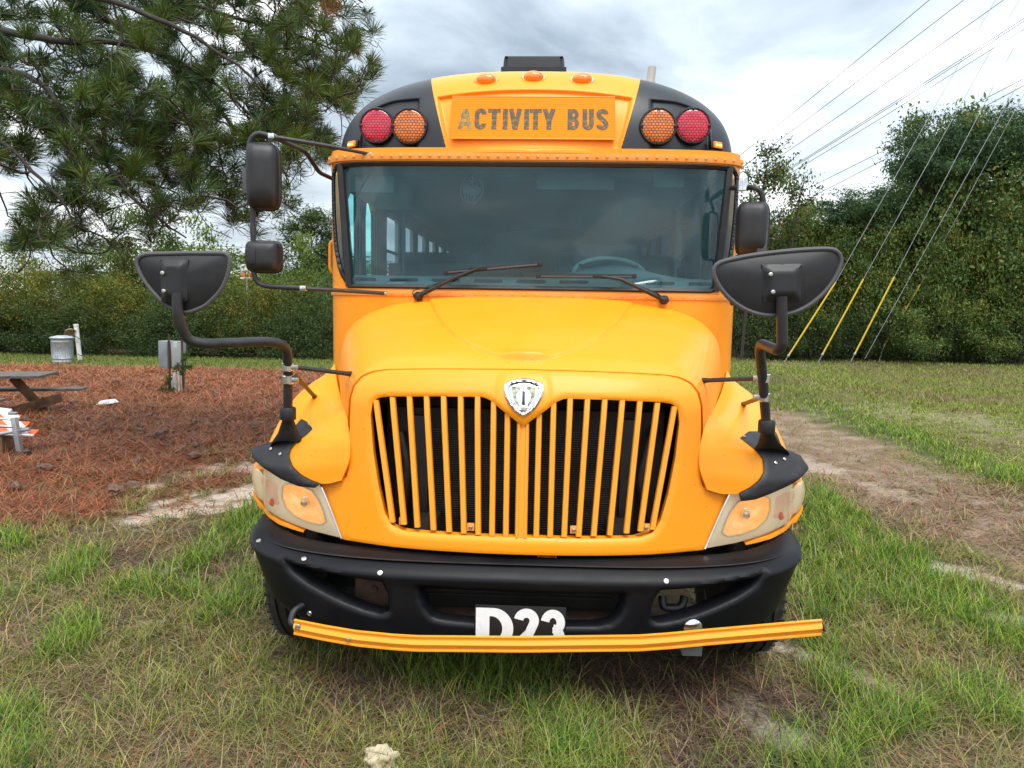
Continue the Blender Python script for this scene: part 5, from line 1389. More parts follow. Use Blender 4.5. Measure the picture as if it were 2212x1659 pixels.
# image right
hoodR, nR = hit(hb, 1519, 822); fenR, _ = hit(FB[-1], 1606, 873)
CV2 = crossview([(1539, 580), (1545, 571), (1566, 563), (1620, 552), (1683, 544), (1740, 539), (1795, 537), (1812, 542), (1820, 557), (1816, 575), (1805, 600), (1783, 630), (1755, 655), (1725, 672), (1690, 681), (1654, 682), (1620, 674), (1591, 658), (1565, 635), (1545, 605)], 2.80,
    [(1688, 640, 2.77), (1690, 745, 2.79), (1680, 757, 2.81), (1644, 742, 3.02), (1641, 760, 3.06), (1646, 800, 3.13), (1655, 915, 3.20)], None, None,
    [(1642, 572), (1728, 570), (1726, 650), (1646, 651)], [(1664, 593), (1669, 631)],
    [(1652, 817, 3.15), (1651, 858, 3.17)], [((1645, 817, 3.13), hoodR if hoodR else (1519, 822, 3.3)), ((1648, 857, 3.16), fenR if fenR else (1606, 873, 3.6))], None, -1)
plate_on(FB[-1], [(1594, 942), (1619, 932), (1637, 932), (1676, 932), (1689, 967), (1728, 983), (1747, 1010), (1736, 1024), (1714, 1042), (1690, 1054), (1660, 1067), (1631, 1078), (1600, 1082), (1596, 1066), (1620, 1054), (1640, 1038), (1650, 1018), (1647, 990), (1627, 967)],
    (1656, 920, 3.20), (1668, 985), CV2, ((1607, 943), (1694, 992), (1675, 1000)))

# ---------------- wheels
def wheel(x, y, name='wheel', z=.405, rad=.465, wd=.27):
    Rm = Matrix.Rotation(R(90), 3, 'Y'); w2 = wd / 2
    prof = [(rad * .58, -w2 * .9), (rad * .8, -w2), (rad * .93, -w2 * .95), (rad * .985, -w2 * .80)]
    groov = [-.5, -.17, .17, .5]
    for g in groov: prof += [(rad, w2 * (g - .06)), (rad - .012, w2 * (g - .045)), (rad - .012, w2 * (g + .045)), (rad, w2 * (g + .06))]
    prof += [(rad * .985, w2 * .80), (rad * .93, w2 * .95), (rad * .8, w2), (rad * .58, w2 * .9)]
    V, F = lathe_geo(prof, 56, (x, y, z), Rm); wo = ob(name, V, F[:-2], M['tire'], BUS, recalc=True, sharp=40)
    mb = MB()
    for k in range(56):
        for sd_ in (-1, 1):
            a = k / 56 * 2 * np.pi; c = Rm @ Vector((rad * math.cos(a), rad * math.sin(a), sd_ * w2 * .86)); mb.add(*box_geo(tuple(Vector((x, y, z)) + c * .972), (.026, .018, .014), Matrix.Rotation(math.atan2(-c.z, c.y) * 1.0, 3, 'X').inverted()))
    mb.ob('tread_blocks', M['tire'], wo, smooth=False)['kind'] = 'stuff'
    V, F = lathe_geo([(rad * .58, -w2 * .85), (rad * .5, -w2 * .3), (.12, 0), (.10, w2 * .9), (.0005, w2 * .9)], 32, (x, y, z), Rm); ob('rim', V, F, M['chassis'], wo, recalc=True)
    return wo
wheel(-1.09, 3.77); wheel(1.09, 3.77)
for s_ in (-1, 1): wheel(s_ * 1.0, 10.6); wheel(s_ * .72, 10.6)
# wheel-well liners keep the sky out behind the wheels
for s_ in (-1, 1): box('wheel_well', (s_ * .80, 3.95, .80), (.08, .7, .7), M['dark'], BUS)
box('step_well', (-.9, 5.1, .72), (.55, 1.0, .5), M['chassis'], BUS)
box('firewall', (0, 4.42, 1.2), (2.2, .05, 1.0), M['dark'], BUS)
# ================================================================== trees, shrubs, furniture, wires
A = lambda *c: np.array(c)
M['bark'] = mk('bark', (.075, .055, .042), .9, col2=(.035, .027, .022), ns=18, bump=(25, .8, .02))
M['twig'] = mk('twig_bark', (.022, .017, .014), .85, col2=(.05, .038, .03), ns=30)
M['galv'] = mk('galvanised_metal', (.50, .53, .56), .38, .75, col2=(.32, .35, .38), ns=8, rough2=.55)
M['wood_grey'] = mk('weathered_wood', (.17, .155, .14), .85, col2=(.085, .072, .062), ns=9, bump=(60, .5, .004))
M['wood_brown'] = mk('brown_treated_wood', (.21, .125, .06), .8, col2=(.10, .055, .03), ns=6, bump=(50, .5, .004))
M['pvc'] = mk('white_pvc', (.72, .72, .70), .5, col2=(.5, .48, .44), ns=7)
M['boxgrey'] = mk('grey_enclosure', (.27, .31, .34), .5, .2, col2=(.20, .235, .26), ns=5)
M['guard'] = mk('yellow_guard_plastic', (.62, .42, .02), .55)
M['cable'] = mk('steel_cable', (.30, .32, .34), .5, .5)
M['wire'] = mk('power_cable', (.07, .075, .085), .6)

def unit(n):
    v = rng.normal(0, 1, (n, 3)); return v / np.linalg.norm(v, axis=1)[:, None]
def leaves_geo(P_, size, up=.6, aspect=.5, nrm_hint=None):
    """rhombus leaves at points P_"""
    n = len(P_); d = unit(n); d[:, 2] *= .6; d /= np.linalg.norm(d, axis=1)[:, None]
    nn = unit(n) + A(0, 0, up)[None]
    if nrm_hint is not None: nn = nn + nrm_hint
    s = np.cross(d, nn); s /= np.linalg.norm(s, axis=1)[:, None] + 1e-9
    sz = size[:, None]
    up_ = np.cross(s, d)
    V = np.stack([P_ - d * sz * .5, P_ + s * sz * aspect * .5 + up_ * sz * .06, P_ + d * sz * .5, P_ - s * sz * aspect * .5 + up_ * sz * .06], 1)
    return V.reshape(-1, 3), (np.arange(n) * 4)[:, None] + np.arange(4)[None]
def crown_pts(R3, nclump, nleaf, seed, flat=.6, clr=.16, lump=.25, skirt=0., shell=.45):
    g = np.random.default_rng(seed); d = g.normal(0, 1, (nclump, 3)); d /= np.linalg.norm(d, axis=1)[:, None]
    d[:, 2] = np.where(d[:, 2] < -.2 + skirt * 0, d[:, 2] * (.5 + skirt * .5), d[:, 2])
    ang = np.arctan2(d[:, 1], d[:, 0]); k = 1 + lump * np.sin(ang * 3 + g.random() * 6) * .5 + lump * (g.random(nclump) - .5) + lump * .6 * np.sin(d[:, 2] * 5 + ang * 2 + g.random() * 6)
    r = (shell + (1 - shell) * g.random(nclump)**.5) * k
    C = d * r[:, None] * A(*R3)
    ci = g.integers(0, nclump, nleaf); cr = clr * (.6 + .8 * g.random(nclump)) * min(R3[0], R3[2])
    off = g.normal(0, 1, (nleaf, 3)) * cr[ci][:, None] * A(1, 1, flat)
    return C[ci] + off, ci, C, g
def crown_mesh(key, R3, nclump, nleaf, leaf, c1, c2, c3=None, seed=1, **kw):
    up = kw.pop('up', .6); aspect = kw.pop('aspect', .5)
    P_, ci, C, g = crown_pts(R3, nclump, nleaf, seed, **kw)
    tone = g.random(nclump)[ci][:, None]; r1 = g.random(nleaf)[:, None]
    c = (A(*c1) * (1 - tone) + A(*c2) * tone) * (.6 + .8 * r1)
    if c3 is not None: c = np.where(g.random(nleaf)[:, None] < .06, A(*c3) * (.7 + .6 * r1), c)
    sz = leaf * (.65 + .7 * g.random(nleaf))
    out = P_ / (np.linalg.norm(P_, axis=1)[:, None] + 1e-9)
    V, F = leaves_geo(P_, sz, up, aspect, out * .5)
    return mesh_from('crown', V, F, LEAF, False, None, np.repeat(np.clip(c, 0, 1), 4, 0)), C
CM_ = {}
def crown_kind(key):
    if key in CM_: return CM_[key]
    D = dict(
      oak=dict(R3=(2.6, 2.2, 2.6), lump=.45, nclump=110, nleaf=21000, leaf=.165, c1=(0.055, 0.105, 0.030), c2=(0.136, 0.192, 0.043), c3=(.24, .17, .04), seed=11),
      broad=dict(R3=(2.8, 2.2, 2.2), lump=.45, nclump=120, nleaf=21000, leaf=.155, c1=(0.079, 0.131, 0.031), c2=(0.194, 0.237, 0.049), c3=(.24, .16, .03), seed=12),
      frond=dict(R3=(2.4, 2.0, 1.5), nclump=75, nleaf=15000, leaf=.17, c1=(0.035, 0.078, 0.035), c2=(0.073, 0.130, 0.051), seed=13, flat=.42, clr=.22, lump=.5, aspect=.28, shell=.35),
      bush=dict(R3=(1.6, 1.2, 1.55), nclump=110, nleaf=11000, leaf=.085, c1=(.048, .078, .016), c2=(.12, .15, .026), c3=(.20, .18, .03), seed=14, lump=.4),
      bushdark=dict(R3=(1.6, 1.2, 1.55), nclump=110, nleaf=11000, leaf=.085, c1=(0.033, 0.063, 0.021), c2=(0.081, 0.119, 0.033), seed=15, lump=.4),
      bushyellow=dict(R3=(1.6, 1.2, 1.4), nclump=110, nleaf=11000, leaf=.085, c1=(.060, .085, .014), c2=(.17, .17, .02), c3=(.25, .12, .02), seed=16, lump=.4),
      conic=dict(R3=(1.5, 1.4, 2.9), nclump=130, nleaf=19000, leaf=.16, c1=(.034, .066, .022), c2=(.085, .12, .034), seed=17, lump=.3, aspect=.3),
      vine=dict(R3=(2.2, 1.6, 1.7), nclump=120, nleaf=13000, leaf=.15, c1=(0.068, 0.131, 0.024), c2=(0.179, 0.241, 0.041), seed=18, lump=.35),
      weed=dict(R3=(.28, .28, .30), nclump=14, nleaf=240, leaf=.085, c1=(.03, .08, .02), c2=(.07, .13, .03), seed=19, lump=.4))
    CM_[key] = crown_mesh(key, **D[key]); return CM_[key]
def plant(name, kind, x, y, top, half, label, cat, group, trunk_r=.09, zbase=None, rz=None, depth=1.0):
    """a tree or shrub whose crown spans from near the ground (or zbase) to height `top`, half-width `half`"""
    me, C = crown_kind(kind); R3 = {'oak': (2.6, 2.2, 2.6), 'broad': (2.8, 2.2, 2.2), 'frond': (2.4, 2., 1.5), 'bush': (1.6, 1.2, 1.55), 'bushdark': (1.6, 1.2, 1.55), 'bushyellow': (1.6, 1.2, 1.4), 'conic': (1.5, 1.4, 2.9), 'vine': (2.2, 1.6, 1.7), 'weed': (.28, .28, .3)}[kind]
    t = thing(name, label, cat, (x, y, GZ), group)
    zb = (GZ + .1) if zbase is None else zbase
    hz_ = (top - zb) / 2 / .98; cz = (top + zb) / 2
    o = bpy.data.objects.new('crown', me); scene.collection.objects.link(o); o.parent = t; o.location = (0, 0, cz - GZ)
    rz = rng.random() * 6.28 if rz is None else rz
    o.rotation_euler = (0, 0, rz); s = half / (R3[0] * 1.05); o.scale = (s, s * depth, hz_ / R3[2]); WP[o.name] = Vector((x, y, cz))
    mb = MB(); V, F = tube_geo(catmull([(x, y, GZ - .1), (x + .08 * half, y, zb + (cz - zb) * .4), (x - .05 * half, y + .05, cz + hz_ * .3)], 8), np.linspace(trunk_r, trunk_r * .35, 8), 8); mb.add(V, F)
    cr, sr = math.cos(rz), math.sin(rz)
    for q in C[::max(1, len(C) // 14)]:
        qx, qy, qz = q[0] * s, q[1] * s * depth, q[2] * hz_ / R3[2]; ex, ey = x + qx * cr - qy * sr, y + qx * sr + qy * cr; ez = cz + qz
        st_ = (x, y, max(GZ + .1, min(ez - .5, cz) - .3 * abs(ez - cz) - .3))
        V, F = tube_geo(catmull([st_, ((x + ex) / 2, (y + ey) / 2, (st_[2] + ez) / 2 + .15 * half * .3), (ex, ey, ez)], 6), np.linspace(trunk_r * .5, trunk_r * .1, 6), 5); mb.add(V, F)
    mb.ob('trunk', M['bark'], t, recalc=False)
    return t
def XY(u, v0, y): p = P(u, v0, y); return p.x
# ---- right-hand woodland edge
GR = 'trees along the right-hand woodland edge'
def tr(name, kind, u, vtop, hu, y, label, cat='tree', group=GR, **k):
    c = P(u, 700, y); top = P(u, vtop, y).z; hw_ = hu * y / FOC
    return plant(name, kind, c.x, y, top, hw_, label, cat, group, **k)
tr('tree', 'oak', 1665, 398, 95, 28, 'rounded green tree just right of the bus, behind the upper right mirror', zbase=.3)
tr('tree', 'broad', 1745, 465, 95, 28.5, 'mid green broadleaf tree standing above the first yellow guy wire guard', zbase=.2)
tr('tree', 'broad', 1850, 470, 115, 28, 'low broad tree between the second and third yellow guards', zbase=.2)
tr('tree', 'oak', 1995, 312, 112, 29, 'tall dark rounded tree filling the middle of the right woodland edge', zbase=.2, trunk_r=.16)
tr('tree', 'oak', 2100, 300, 135, 28.5, 'tall dense dark tree near the right side of the photo', zbase=.2, trunk_r=.16)
tr('tree', 'broad', 2225, 345, 125, 28, 'tall bright green tree cut by the right edge of the photo', zbase=.2)
tr('mimosa_tree', 'frond', 1985, 252, 100, 27.8, 'dark feathery tree crown with drooping fronds, tallest of the two in front of the cables', zbase=P(1975, 460, 27.8).z)
tr('mimosa_tree', 'frond', 2130, 225, 105, 28, 'dark feathery treetop standing highest at the upper right', zbase=P(2130, 430, 28).z)
tr('mimosa_tree', 'frond', 2060, 275, 90, 28.6, 'dark feathery crown between the two highest treetops on the right', zbase=P(2065, 440, 28.6).z)
tr('mimosa_tree', 'frond', 1860, 402, 105, 28, 'low drooping feathery crown left of the high treetops', zbase=P(1855, 520, 28).z)
sh = [(1600, 590, 60, 27.2, 'bushdark', 'dark shrub showing beside the right flank of the bus'), (1665, 520, 70, 27.1, 'bush', 'olive shrub at the foot of the first guy wire'), (1740, 545, 75, 27.0, 'bush', 'olive green shrub behind the leftmost yellow guards'), (1815, 540, 75, 27.2, 'oak', 'leafy shrub right behind the second yellow guard'),
      (1890, 520, 80, 27.2, 'broad', 'leafy shrub behind the third yellow guard'), (1965, 500, 85, 27.0, 'oak', 'large leafy shrub hiding the fourth guard'), (2045, 480, 85, 27.0, 'broad', 'large green shrub below the feathery treetops'), (2125, 470, 90, 27, 'oak', 'dark leafy shrub with yellow leaves near the right edge'), (2205, 480, 90, 26.8, 'broad', 'leafy green shrub at the right edge of the lawn')]
for u, v, hu, y, k, lb in sh: tr('shrub', k, u, v, hu, y, lb, 'shrub', 'shrubs at the foot of the right woodland edge', zbase=GZ - .3)
sk = [(1640, 650, 60, 'bushdark'), (1720, 655, 62, 'bushdark'), (1800, 650, 62, 'bushdark'), (1880, 640, 64, 'bushdark'), (1960, 640, 64, 'oak'), (2040, 650, 64, 'bushdark'), (2120, 640, 64, 'oak'), (2195, 645, 64, 'bushdark')]
skl = ['low dark shrub at the lawn edge nearest the bus', 'low dark shrub under the first yellow guard', 'low dark shrub between the first and second guards', 'low dark shrub behind the third yellow guard', 'low leafy shrub where the fourth guard vanishes', 'low dark shrub on the lawn edge right of the guards', 'low leafy shrub on the lawn edge second from the right', 'low dark shrub on the lawn edge at the far right']
for (u, v, hu, k), lb in zip(sk, skl): tr('shrub', k, u, v, hu, 26.3, lb, 'shrub', 'low shrubs on the right lawn edge', zbase=GZ - .5, trunk_r=.05)
# trees farther back close the gaps behind
tl = ['far treetop between the bus and the right woodland', 'far dark tree behind the woodland edge centre', 'far dark tree behind the right woodland', 'far tree behind the right corner of the woodland']
for (u, v, hu), lb in zip([(1700, 520, 140), (1880, 500, 170), (2060, 430, 180), (2230, 420, 160)], tl): tr('tree', 'oak', u, v, hu, 34, lb, 'tree', 'trees far behind the right woodland edge', zbase=-.4)
# sparse sapling beside the cap
def sapling(u, v0, y, hgt, spread, n, label, seed, lean=.0):
    g = np.random.default_rng(seed); b = P(u, v0, y); t = thing('sapling', label, 'tree', (b.x, y, GZ), None); mb = MB(); LP = []
    V, F = tube_geo(catmull([(b.x, y, GZ), (b.x + lean * .3, y, hgt * .5), (b.x + lean, y, hgt * .94)], 12), np.linspace(.06, .015, 12), 6); mb.add(V, F)
    for i in range(n):
        z = hgt * (.35 + .6 * g.random()); s0 = A(b.x + lean * (z / hgt), y, z); a = g.random() * 6.28; L = spread * (.4 + .8 * g.random()) * (1.25 - z / hgt * .6)
        e = s0 + A(math.cos(a) * L, math.sin(a) * L * .6, L * (.5 + .8 * g.random())); m = (s0 + e) / 2 + A(0, 0, -.1)
        c = catmull([s0, m, e], 8); V, F = tube_geo(c, np.linspace(.016, .005, 8), 4); mb.add(V, F)
        for k in range(46):
            tpos = .25 + .75 * g.random(); LP.append(c[int(tpos * 7)] + g.normal(0, .10, 3))
    mb.ob('trunk', M['twig'], t, recalc=False); LP = np.array(LP); r1 = g.random(len(LP))[:, None]
    V, F = leaves_geo(LP, .09 + .07 * g.random(len(LP)), .2); c = A(.05, .075, .02) * (.5 + r1); c = np.where(g.random(len(LP))[:, None] < .12, A(.22, .15, .05), c)
    ob('crown', V, F, LEAF, t, False, None, np.repeat(c, 4, 0)); return t
sapling(1605, 700, 25.5, 7.3, 1.3, 24, 'thin sparse sapling rising behind the right shoulder of the bus roof', 5, .6)
sapling(1690, 700, 26, 6.2, 1.0, 16, 'thin leafy sapling reaching over the right mirror arm', 6, .4)

# ---- left hedge and trees
GL = 'shrubs of the left hedge'
hd = [(-60, 560, 110, 'bushyellow', 23.3, 'yellow green shrub at the left edge of the hedge'), (60, 560, 90, 'bushyellow', 23.6, 'yellow green shrub behind the trash can'), (170, 575, 90, 'bush', 23.4, 'olive shrub right of the trash can'), (285, 590, 80, 'bushyellow', 23.3, 'yellow tinged shrub below the left crossview mirror'),
      (380, 600, 80, 'bushdark', 23.6, 'dark shrub behind the grey utility box'), (470, 600, 80, 'bush', 23.4, 'olive shrub right of the left crossview mirror'), (545, 598, 70, 'bushyellow', 23.2, 'yellow green shrub under the small orange panels'), (630, 590, 80, 'bush', 23.4, 'green shrub below the lower left mirror arm'), (715, 590, 80, 'bushdark', 23.6, 'dark shrub against the left flank of the bus')]
for u, v, hu, k, y, lb in hd: tr('shrub', k, u, v, hu, y, lb, 'shrub', GL, zbase=GZ - .4, trunk_r=.05)
hd2 = [(0, 645, 75), (100, 650, 75), (205, 650, 72), (310, 655, 72), (410, 655, 70), (505, 660, 70), (600, 660, 72), (690, 655, 72)]
l2_ = ['low dark shrub at the far left of the hedge foot', 'low dark shrub directly behind the trash can', 'low dark shrub right of the white pipe post', 'low dark shrub between the pipe post and utility box', 'low dark shrub behind the utility box', 'low dark shrub beneath the crossview mirror arm', 'low dark shrub under the orange panels', 'low dark shrub touching the left flank of the bus']
for (u, v, hu), lb in zip(hd2, l2_): tr('shrub', 'bushdark', u, v, hu, 22.7, lb, 'shrub', 'low shrubs along the foot of the left hedge', zbase=GZ - .5, trunk_r=.04)
GB = 'trees behind the left hedge'
tr('tree', 'conic', 672, 435, 78, 31, 'light green upright tree between the side mirrors and the bus', 'tree', GB, zbase=.5)
tr('tree', 'oak', 305, 478, 92, 27, 'dark domed tree behind the pine tips left of centre', 'tree', GB, zbase=.0)
tr('tree', 'vine', 440, 520, 95, 28, 'bright leafy mound of vines left of the mirrors', 'tree', GB, zbase=-.2)
tr('tree', 'vine', 650, 555, 80, 27, 'vine covered mound right of the small mirror', 'tree', GB, zbase=-.2)
tr('tree', 'vine', 560, 585, 60, 28, 'vine covered mound behind the small mirror', 'tree', GB, zbase=-.2)
tr('tree', 'oak', 190, 560, 90, 29, 'low dark tree behind the hedge left of the domed tree', 'tree', GB, zbase=-.2)
tr('tree', 'vine', 30, 568, 120, 30, 'low green tree far behind the hedge at the left edge', 'tree', GB, zbase=-.2)
tr('tree', 'oak', 760, 590, 70, 31, 'dark tree hidden partly by the left flank of the bus', 'tree', GB, zbase=-.2)
# trees on both sides, seen through the bus windows and in reflections
for i, (x, y, tp, hw_) in enumerate([(-16, 34, 3.6, 4), (-9, 36, 3.4, 4), (-3, 37, 3.0, 4), (3, 38, 3.0, 4), (9, 36, 4, 4)]):
    plant('tree', 'oak', x, y, tp, hw_, ['low tree far left behind the bus', 'second low tree behind the bus from the left', 'low tree straight behind the bus', 'low tree behind the bus, right of centre', 'low tree behind the bus at the right'][i], 'tree', 'trees behind the bus', zbase=-.4)

# ---- pine
def pine():
    T = thing('pine_tree', 'long needled pine whose drooping branches fill the upper left sky', 'pine tree', (-9.6, 8.6, GZ))
    g = np.random.default_rng(21)
    V, F = tube_geo(catmull([(-9.6, 8.6, GZ - .1), (-9.55, 8.6, 3), (-9.5, 8.7, 6.5), (-9.45, 8.6, 11)], 24), np.linspace(.30, .14, 24), 14); ob('trunk', V, F, M['bark'], T, sharp=None)
    nodes = []; par = []
    def addline(pts, r0, r1, name='limb'):
        c = catmull(pts, 26); c = c + np.cumsum(g.normal(0, .012, c.shape), 0)
        V, F = tube_geo(c, np.linspace(r0 * .7, r1 * .7, 26), 7); ob(name, V, F, M['twig'], T, sharp=None); nodes.extend([tuple(q) for q in c[4:]])
    t0 = A(-9.5, 8.6, 0)
    def L(h, *pts): return [tuple(t0 + A(0, 0, h))] + [tuple(P(u, v, Y)) for u, v, Y in pts]
    addline(L(4.6, (-120, 60, 7.8), (110, 88, 7.5), (260, 95, 7.5), (420, 150, 7.6), (600, 300, 7.8)), .075, .014)
    addline(L(4.0, (-150, 160, 7.6), (60, 160, 7.2), (180, 280, 7.0), (330, 440, 7.0), (420, 500, 7.1)), .06, .010)
    addline(L(5.4, (-60, -120, 8.6), (200, -60, 8.6), (420, 10, 8.6), (620, 60, 8.8), (760, 110, 9.0)), .075, .012)
    addline(L(5.0, (-60, -60, 8.2), (220, 40, 8.2), (420, 170, 8.0), (540, 300, 8.0), (640, 395, 8.1)), .065, .012)
    addline(L(6.2, (0, -260, 9.4), (360, -180, 9.6), (600, -80, 9.8), (760, 20, 9.9)), .08, .012)
    addline(L(3.5, (-200, 240, 7.0), (-20, 300, 6.8), (120, 420, 6.7), (160, 520, 6.7)), .05, .009)
    addline(L(5.2, (-40, -80, 7.0), (120, -20, 6.6), (320, 30, 6.4), (480, 130, 6.5), (560, 210, 6.6)), .06, .010)
    addline(L(6.8, (60, -340, 8.2), (420, -230, 8.0), (640, -100, 8.2), (720, -20, 8.3)), .07, .012)
    # twig tips: where the crown hangs in front of the sky
    region = [(-60, -60), (790, -60), (778, 12), (745, 40), (800, 88), (815, 170), (790, 215), (745, 235), (725, 270), (715, 330), (690, 350), (650, 405), (600, 420), (575, 480), (520, 470), (470, 440), (400, 460), (350, 500), (300, 545), (240, 575), (160, 590), (120, 560), (40, 520), (25, 470), (60, 420), (40, 380), (-60, 300)]
    N_ = 870; us = g.uniform(-60, 815, N_ * 4); vs = g.uniform(-60, 590, N_ * 4); ok = inpoly(us, vs, region)
    nzv = fbm(us, vs, .012, 50, 3); thin = ss(300, 480, vs); keep = ok & (g.random(len(us)) < np.clip(.32 + 1.4 * (nzv - .35) - .12 * thin, .10, 1)); us, vs = us[keep][:N_], vs[keep][:N_]
    Y0 = np.clip(g.normal(7.7, .8, len(us)) + .8 * (us / 800) + .6 * ss(300, 0, vs), 6.1, 10)
    tips = [P(u, v, y) for u, v, y in zip(us, vs, Y0)]
    # a few more outside the frame so the crown does not end there
    for _ in range(90): tips.append(Vector((g.uniform(-9.5, -5.5), g.uniform(6.2, 10.5), g.uniform(5.2, 9.5))))
    tips = sorted(tips, key=lambda p: p.x + 9.5 + .4 * abs(p.z - 5)); NA = np.array(nodes); mb = MB(); tufts = []
    tube_r = []
    for p in tips:
        p = np.array(p); d = np.linalg.norm((NA - p) * A(1, 1, 1.15), axis=1) + .5 * np.clip(NA[:, 0] - p[0], 0, 9) * 1.0; j = int(np.argmin(d)); q = NA[j]; L_ = np.linalg.norm(p - q)
        if L_ < .06: tufts.append((p, A(.3, 0, .6))); continue
        sag = A(0, 0, -.16 * L_); wob = g.normal(0, .07 * min(L_, 1.4), 3)
        m1 = q + (p - q) * .35 + sag * .9 + wob; m2 = q + (p - q) * .75 + sag * .9 - wob * .6 + A(0, 0, -.03)
        c = catmull([q, m1, m2, p], 9); c[1:-1] += g.normal(0, .012, (7, 3))
        V, F = tube_geo(c, np.linspace(min(.006 + .012 * L_, .026), .0065, 9), 4, caps=False); mb.add(V, F)
        NA = np.vstack([NA, c[2:8]]); dr = p - m2; dr /= np.linalg.norm(dr) + 1e-9; tufts.append((p, dr + A(0, 0, .25)))
        # bare curly side twigs
        if g.random() < .6:
            s0 = c[4]; e = s0 + g.normal(0, .16, 3) + A(.05, 0, -.03); cc = catmull([s0, (s0 + e) / 2 + g.normal(0, .05, 3), e, e + g.normal(0, .05, 3) + A(0, 0, .05)], 8); V, F = tube_geo(cc, np.linspace(.006, .004, 8), 3, caps=False); mb.add(V, F)
            if g.random() < .35: tufts.append((e, g.normal(0, 1, 3) + A(0, 0, .6)))
    tw = mb.ob('twigs', M['twig'], T, recalc=False, sharp=None); tw['kind'] = 'stuff'
    # needles
    Vs = []; Cs = []
    for p, dr in tufts:
        dr = dr / (np.linalg.norm(dr) + 1e-9); n = int(g.integers(70, 150)); big = g.random()
        d = g.normal(0, 1, (n, 3)); d /= np.linalg.norm(d, axis=1)[:, None]; d = d + dr * (.75 + .5 * g.random()); d /= np.linalg.norm(d, axis=1)[:, None] + 1e-9
        Ln = (.15 + .14 * big**1.6) * (.7 + .45 * g.random(n)); b = p - dr * (.11 * g.random(n))[:, None]
        tip = b + d * Ln[:, None] + A(0, 0, -1) * (Ln * .16)[:, None]
        s = np.cross(d, g.normal(0, 1, (n, 3))); s /= np.linalg.norm(s, axis=1)[:, None] + 1e-9
        mid = b + d * (Ln * .55)[:, None] + A(0, 0, -.012); w = .0034
        Vs.append(np.stack([b - s * w * .6, mid - s * w, tip, mid + s * w], 1).reshape(-1, 3))
        dry = g.random() < .003; tone = g.random(); r1 = g.random(n)[:, None]
        c = (A(.020, .064, .020) * (1 - tone) + A(.085, .145, .020) * tone) * (.6 + .8 * r1)
        c = np.where(r1 > .86, A(.15, .13, .04), c)
        if dry: c = A(.26, .12, .04) * (.5 + .8 * r1)
        Cs.append(np.repeat(c, 4, 0))
    V = np.vstack(Vs); n = len(V) // 4; F = (np.arange(n) * 4)[:, None] + np.arange(4)[None]
    nd = ob('needles', V, F, NEEDLE, T, False, None, np.vstack(Cs)); nd['kind'] = 'stuff'
    print('pine', len(tufts), n)
pine()

# ---- trash can, pipe post
gz = lambda x, y: float(gheight(np.array([x]), np.array([y]))[0])
q = G(136, 784); cx, cy = q.x, q.y; z0 = gz(cx, cy)
TC = thing('trash_can', 'galvanised metal trash can with lid standing on the pine straw', 'trash can', (cx, cy, z0))
prof = [(.235, 0), (.245, .01), (.25, .05), (.243, .06), (.25, .12), (.256, .13), (.25, .14), (.262, .56), (.27, .575), (.262, .59), (.268, .66), (.274, .665)]
V, F = lathe_geo(prof, 40, (cx, cy, z0)); ob('can_body', V, F, M['galv'], TC, recalc=True, sharp=60)
mb = MB()
for k in range(26):
    a = k / 26 * 6.283; V, F = tube_geo([(cx + .252 * math.cos(a), cy + .252 * math.sin(a), z0 + .15), (cx + .263 * math.cos(a), cy + .263 * math.sin(a), z0 + .55)], .006, 5); mb.add(V, F)
tag(mb.ob('ribs', M['galv'], TC), kind='stuff')
V, F = lathe_geo([(.29, -.02), (.30, 0), (.29, .012), (.25, .03), (.12, .06), (.001, .065)], 40, (cx, cy, z0 + .68)); ob('lid', V, F, M['galv'], TC, recalc=True)
tube('handle', fillet([(cx + .04, cy - .26, z0 + .46), (cx + .04, cy - .30, z0 + .46), (cx + .12, cy - .295, z0 + .46), (cx + .12, cy - .25, z0 + .46)], .02), .006, M['galv'], TC, 6)
a_, b_ = G(173, 778), P(164, 700, G(173, 778).y)
PP = thing('pipe_post', 'leaning white pipe post with a round shop lamp hanging behind the trash can', 'post', (a_.x, a_.y, GZ))
ax_ = Vector((b_.x - a_.x, 0, b_.z - GZ)); V, F = lathe_geo([(.06, 0), (.06, ax_.length - .07), (.067, ax_.length - .07), (.067, ax_.length - .01), (.05, ax_.length)], 20, (a_.x, a_.y, GZ), aim(ax_)); ob('pipe', V, F, M['pvc'], PP, recalc=True)
lp = P(152, 719, a_.y - .12); V, F = lathe_geo([(.04, .10), (.08, .09), (.15, .03), (.165, 0), (.155, 0), (.10, .05), (.001, .06)], 24, lp, aim((.35, -.4, -.6)) @ Matrix.Diagonal((1, 1, -1))); ob('lamp_shade', V, F, mk('lamp_tan', (.45, .33, .24), .6, col2=(.2, .13, .1), ns=8), PP, recalc=True)
tube('lamp_cable', fillet([lp, P(176, 735, a_.y - .1), P(184, 755, a_.y - .1), P(178, 770, a_.y - .1), P(168, 765, a_.y - .1)], .08), .012, M['rubber'], PP, 6)

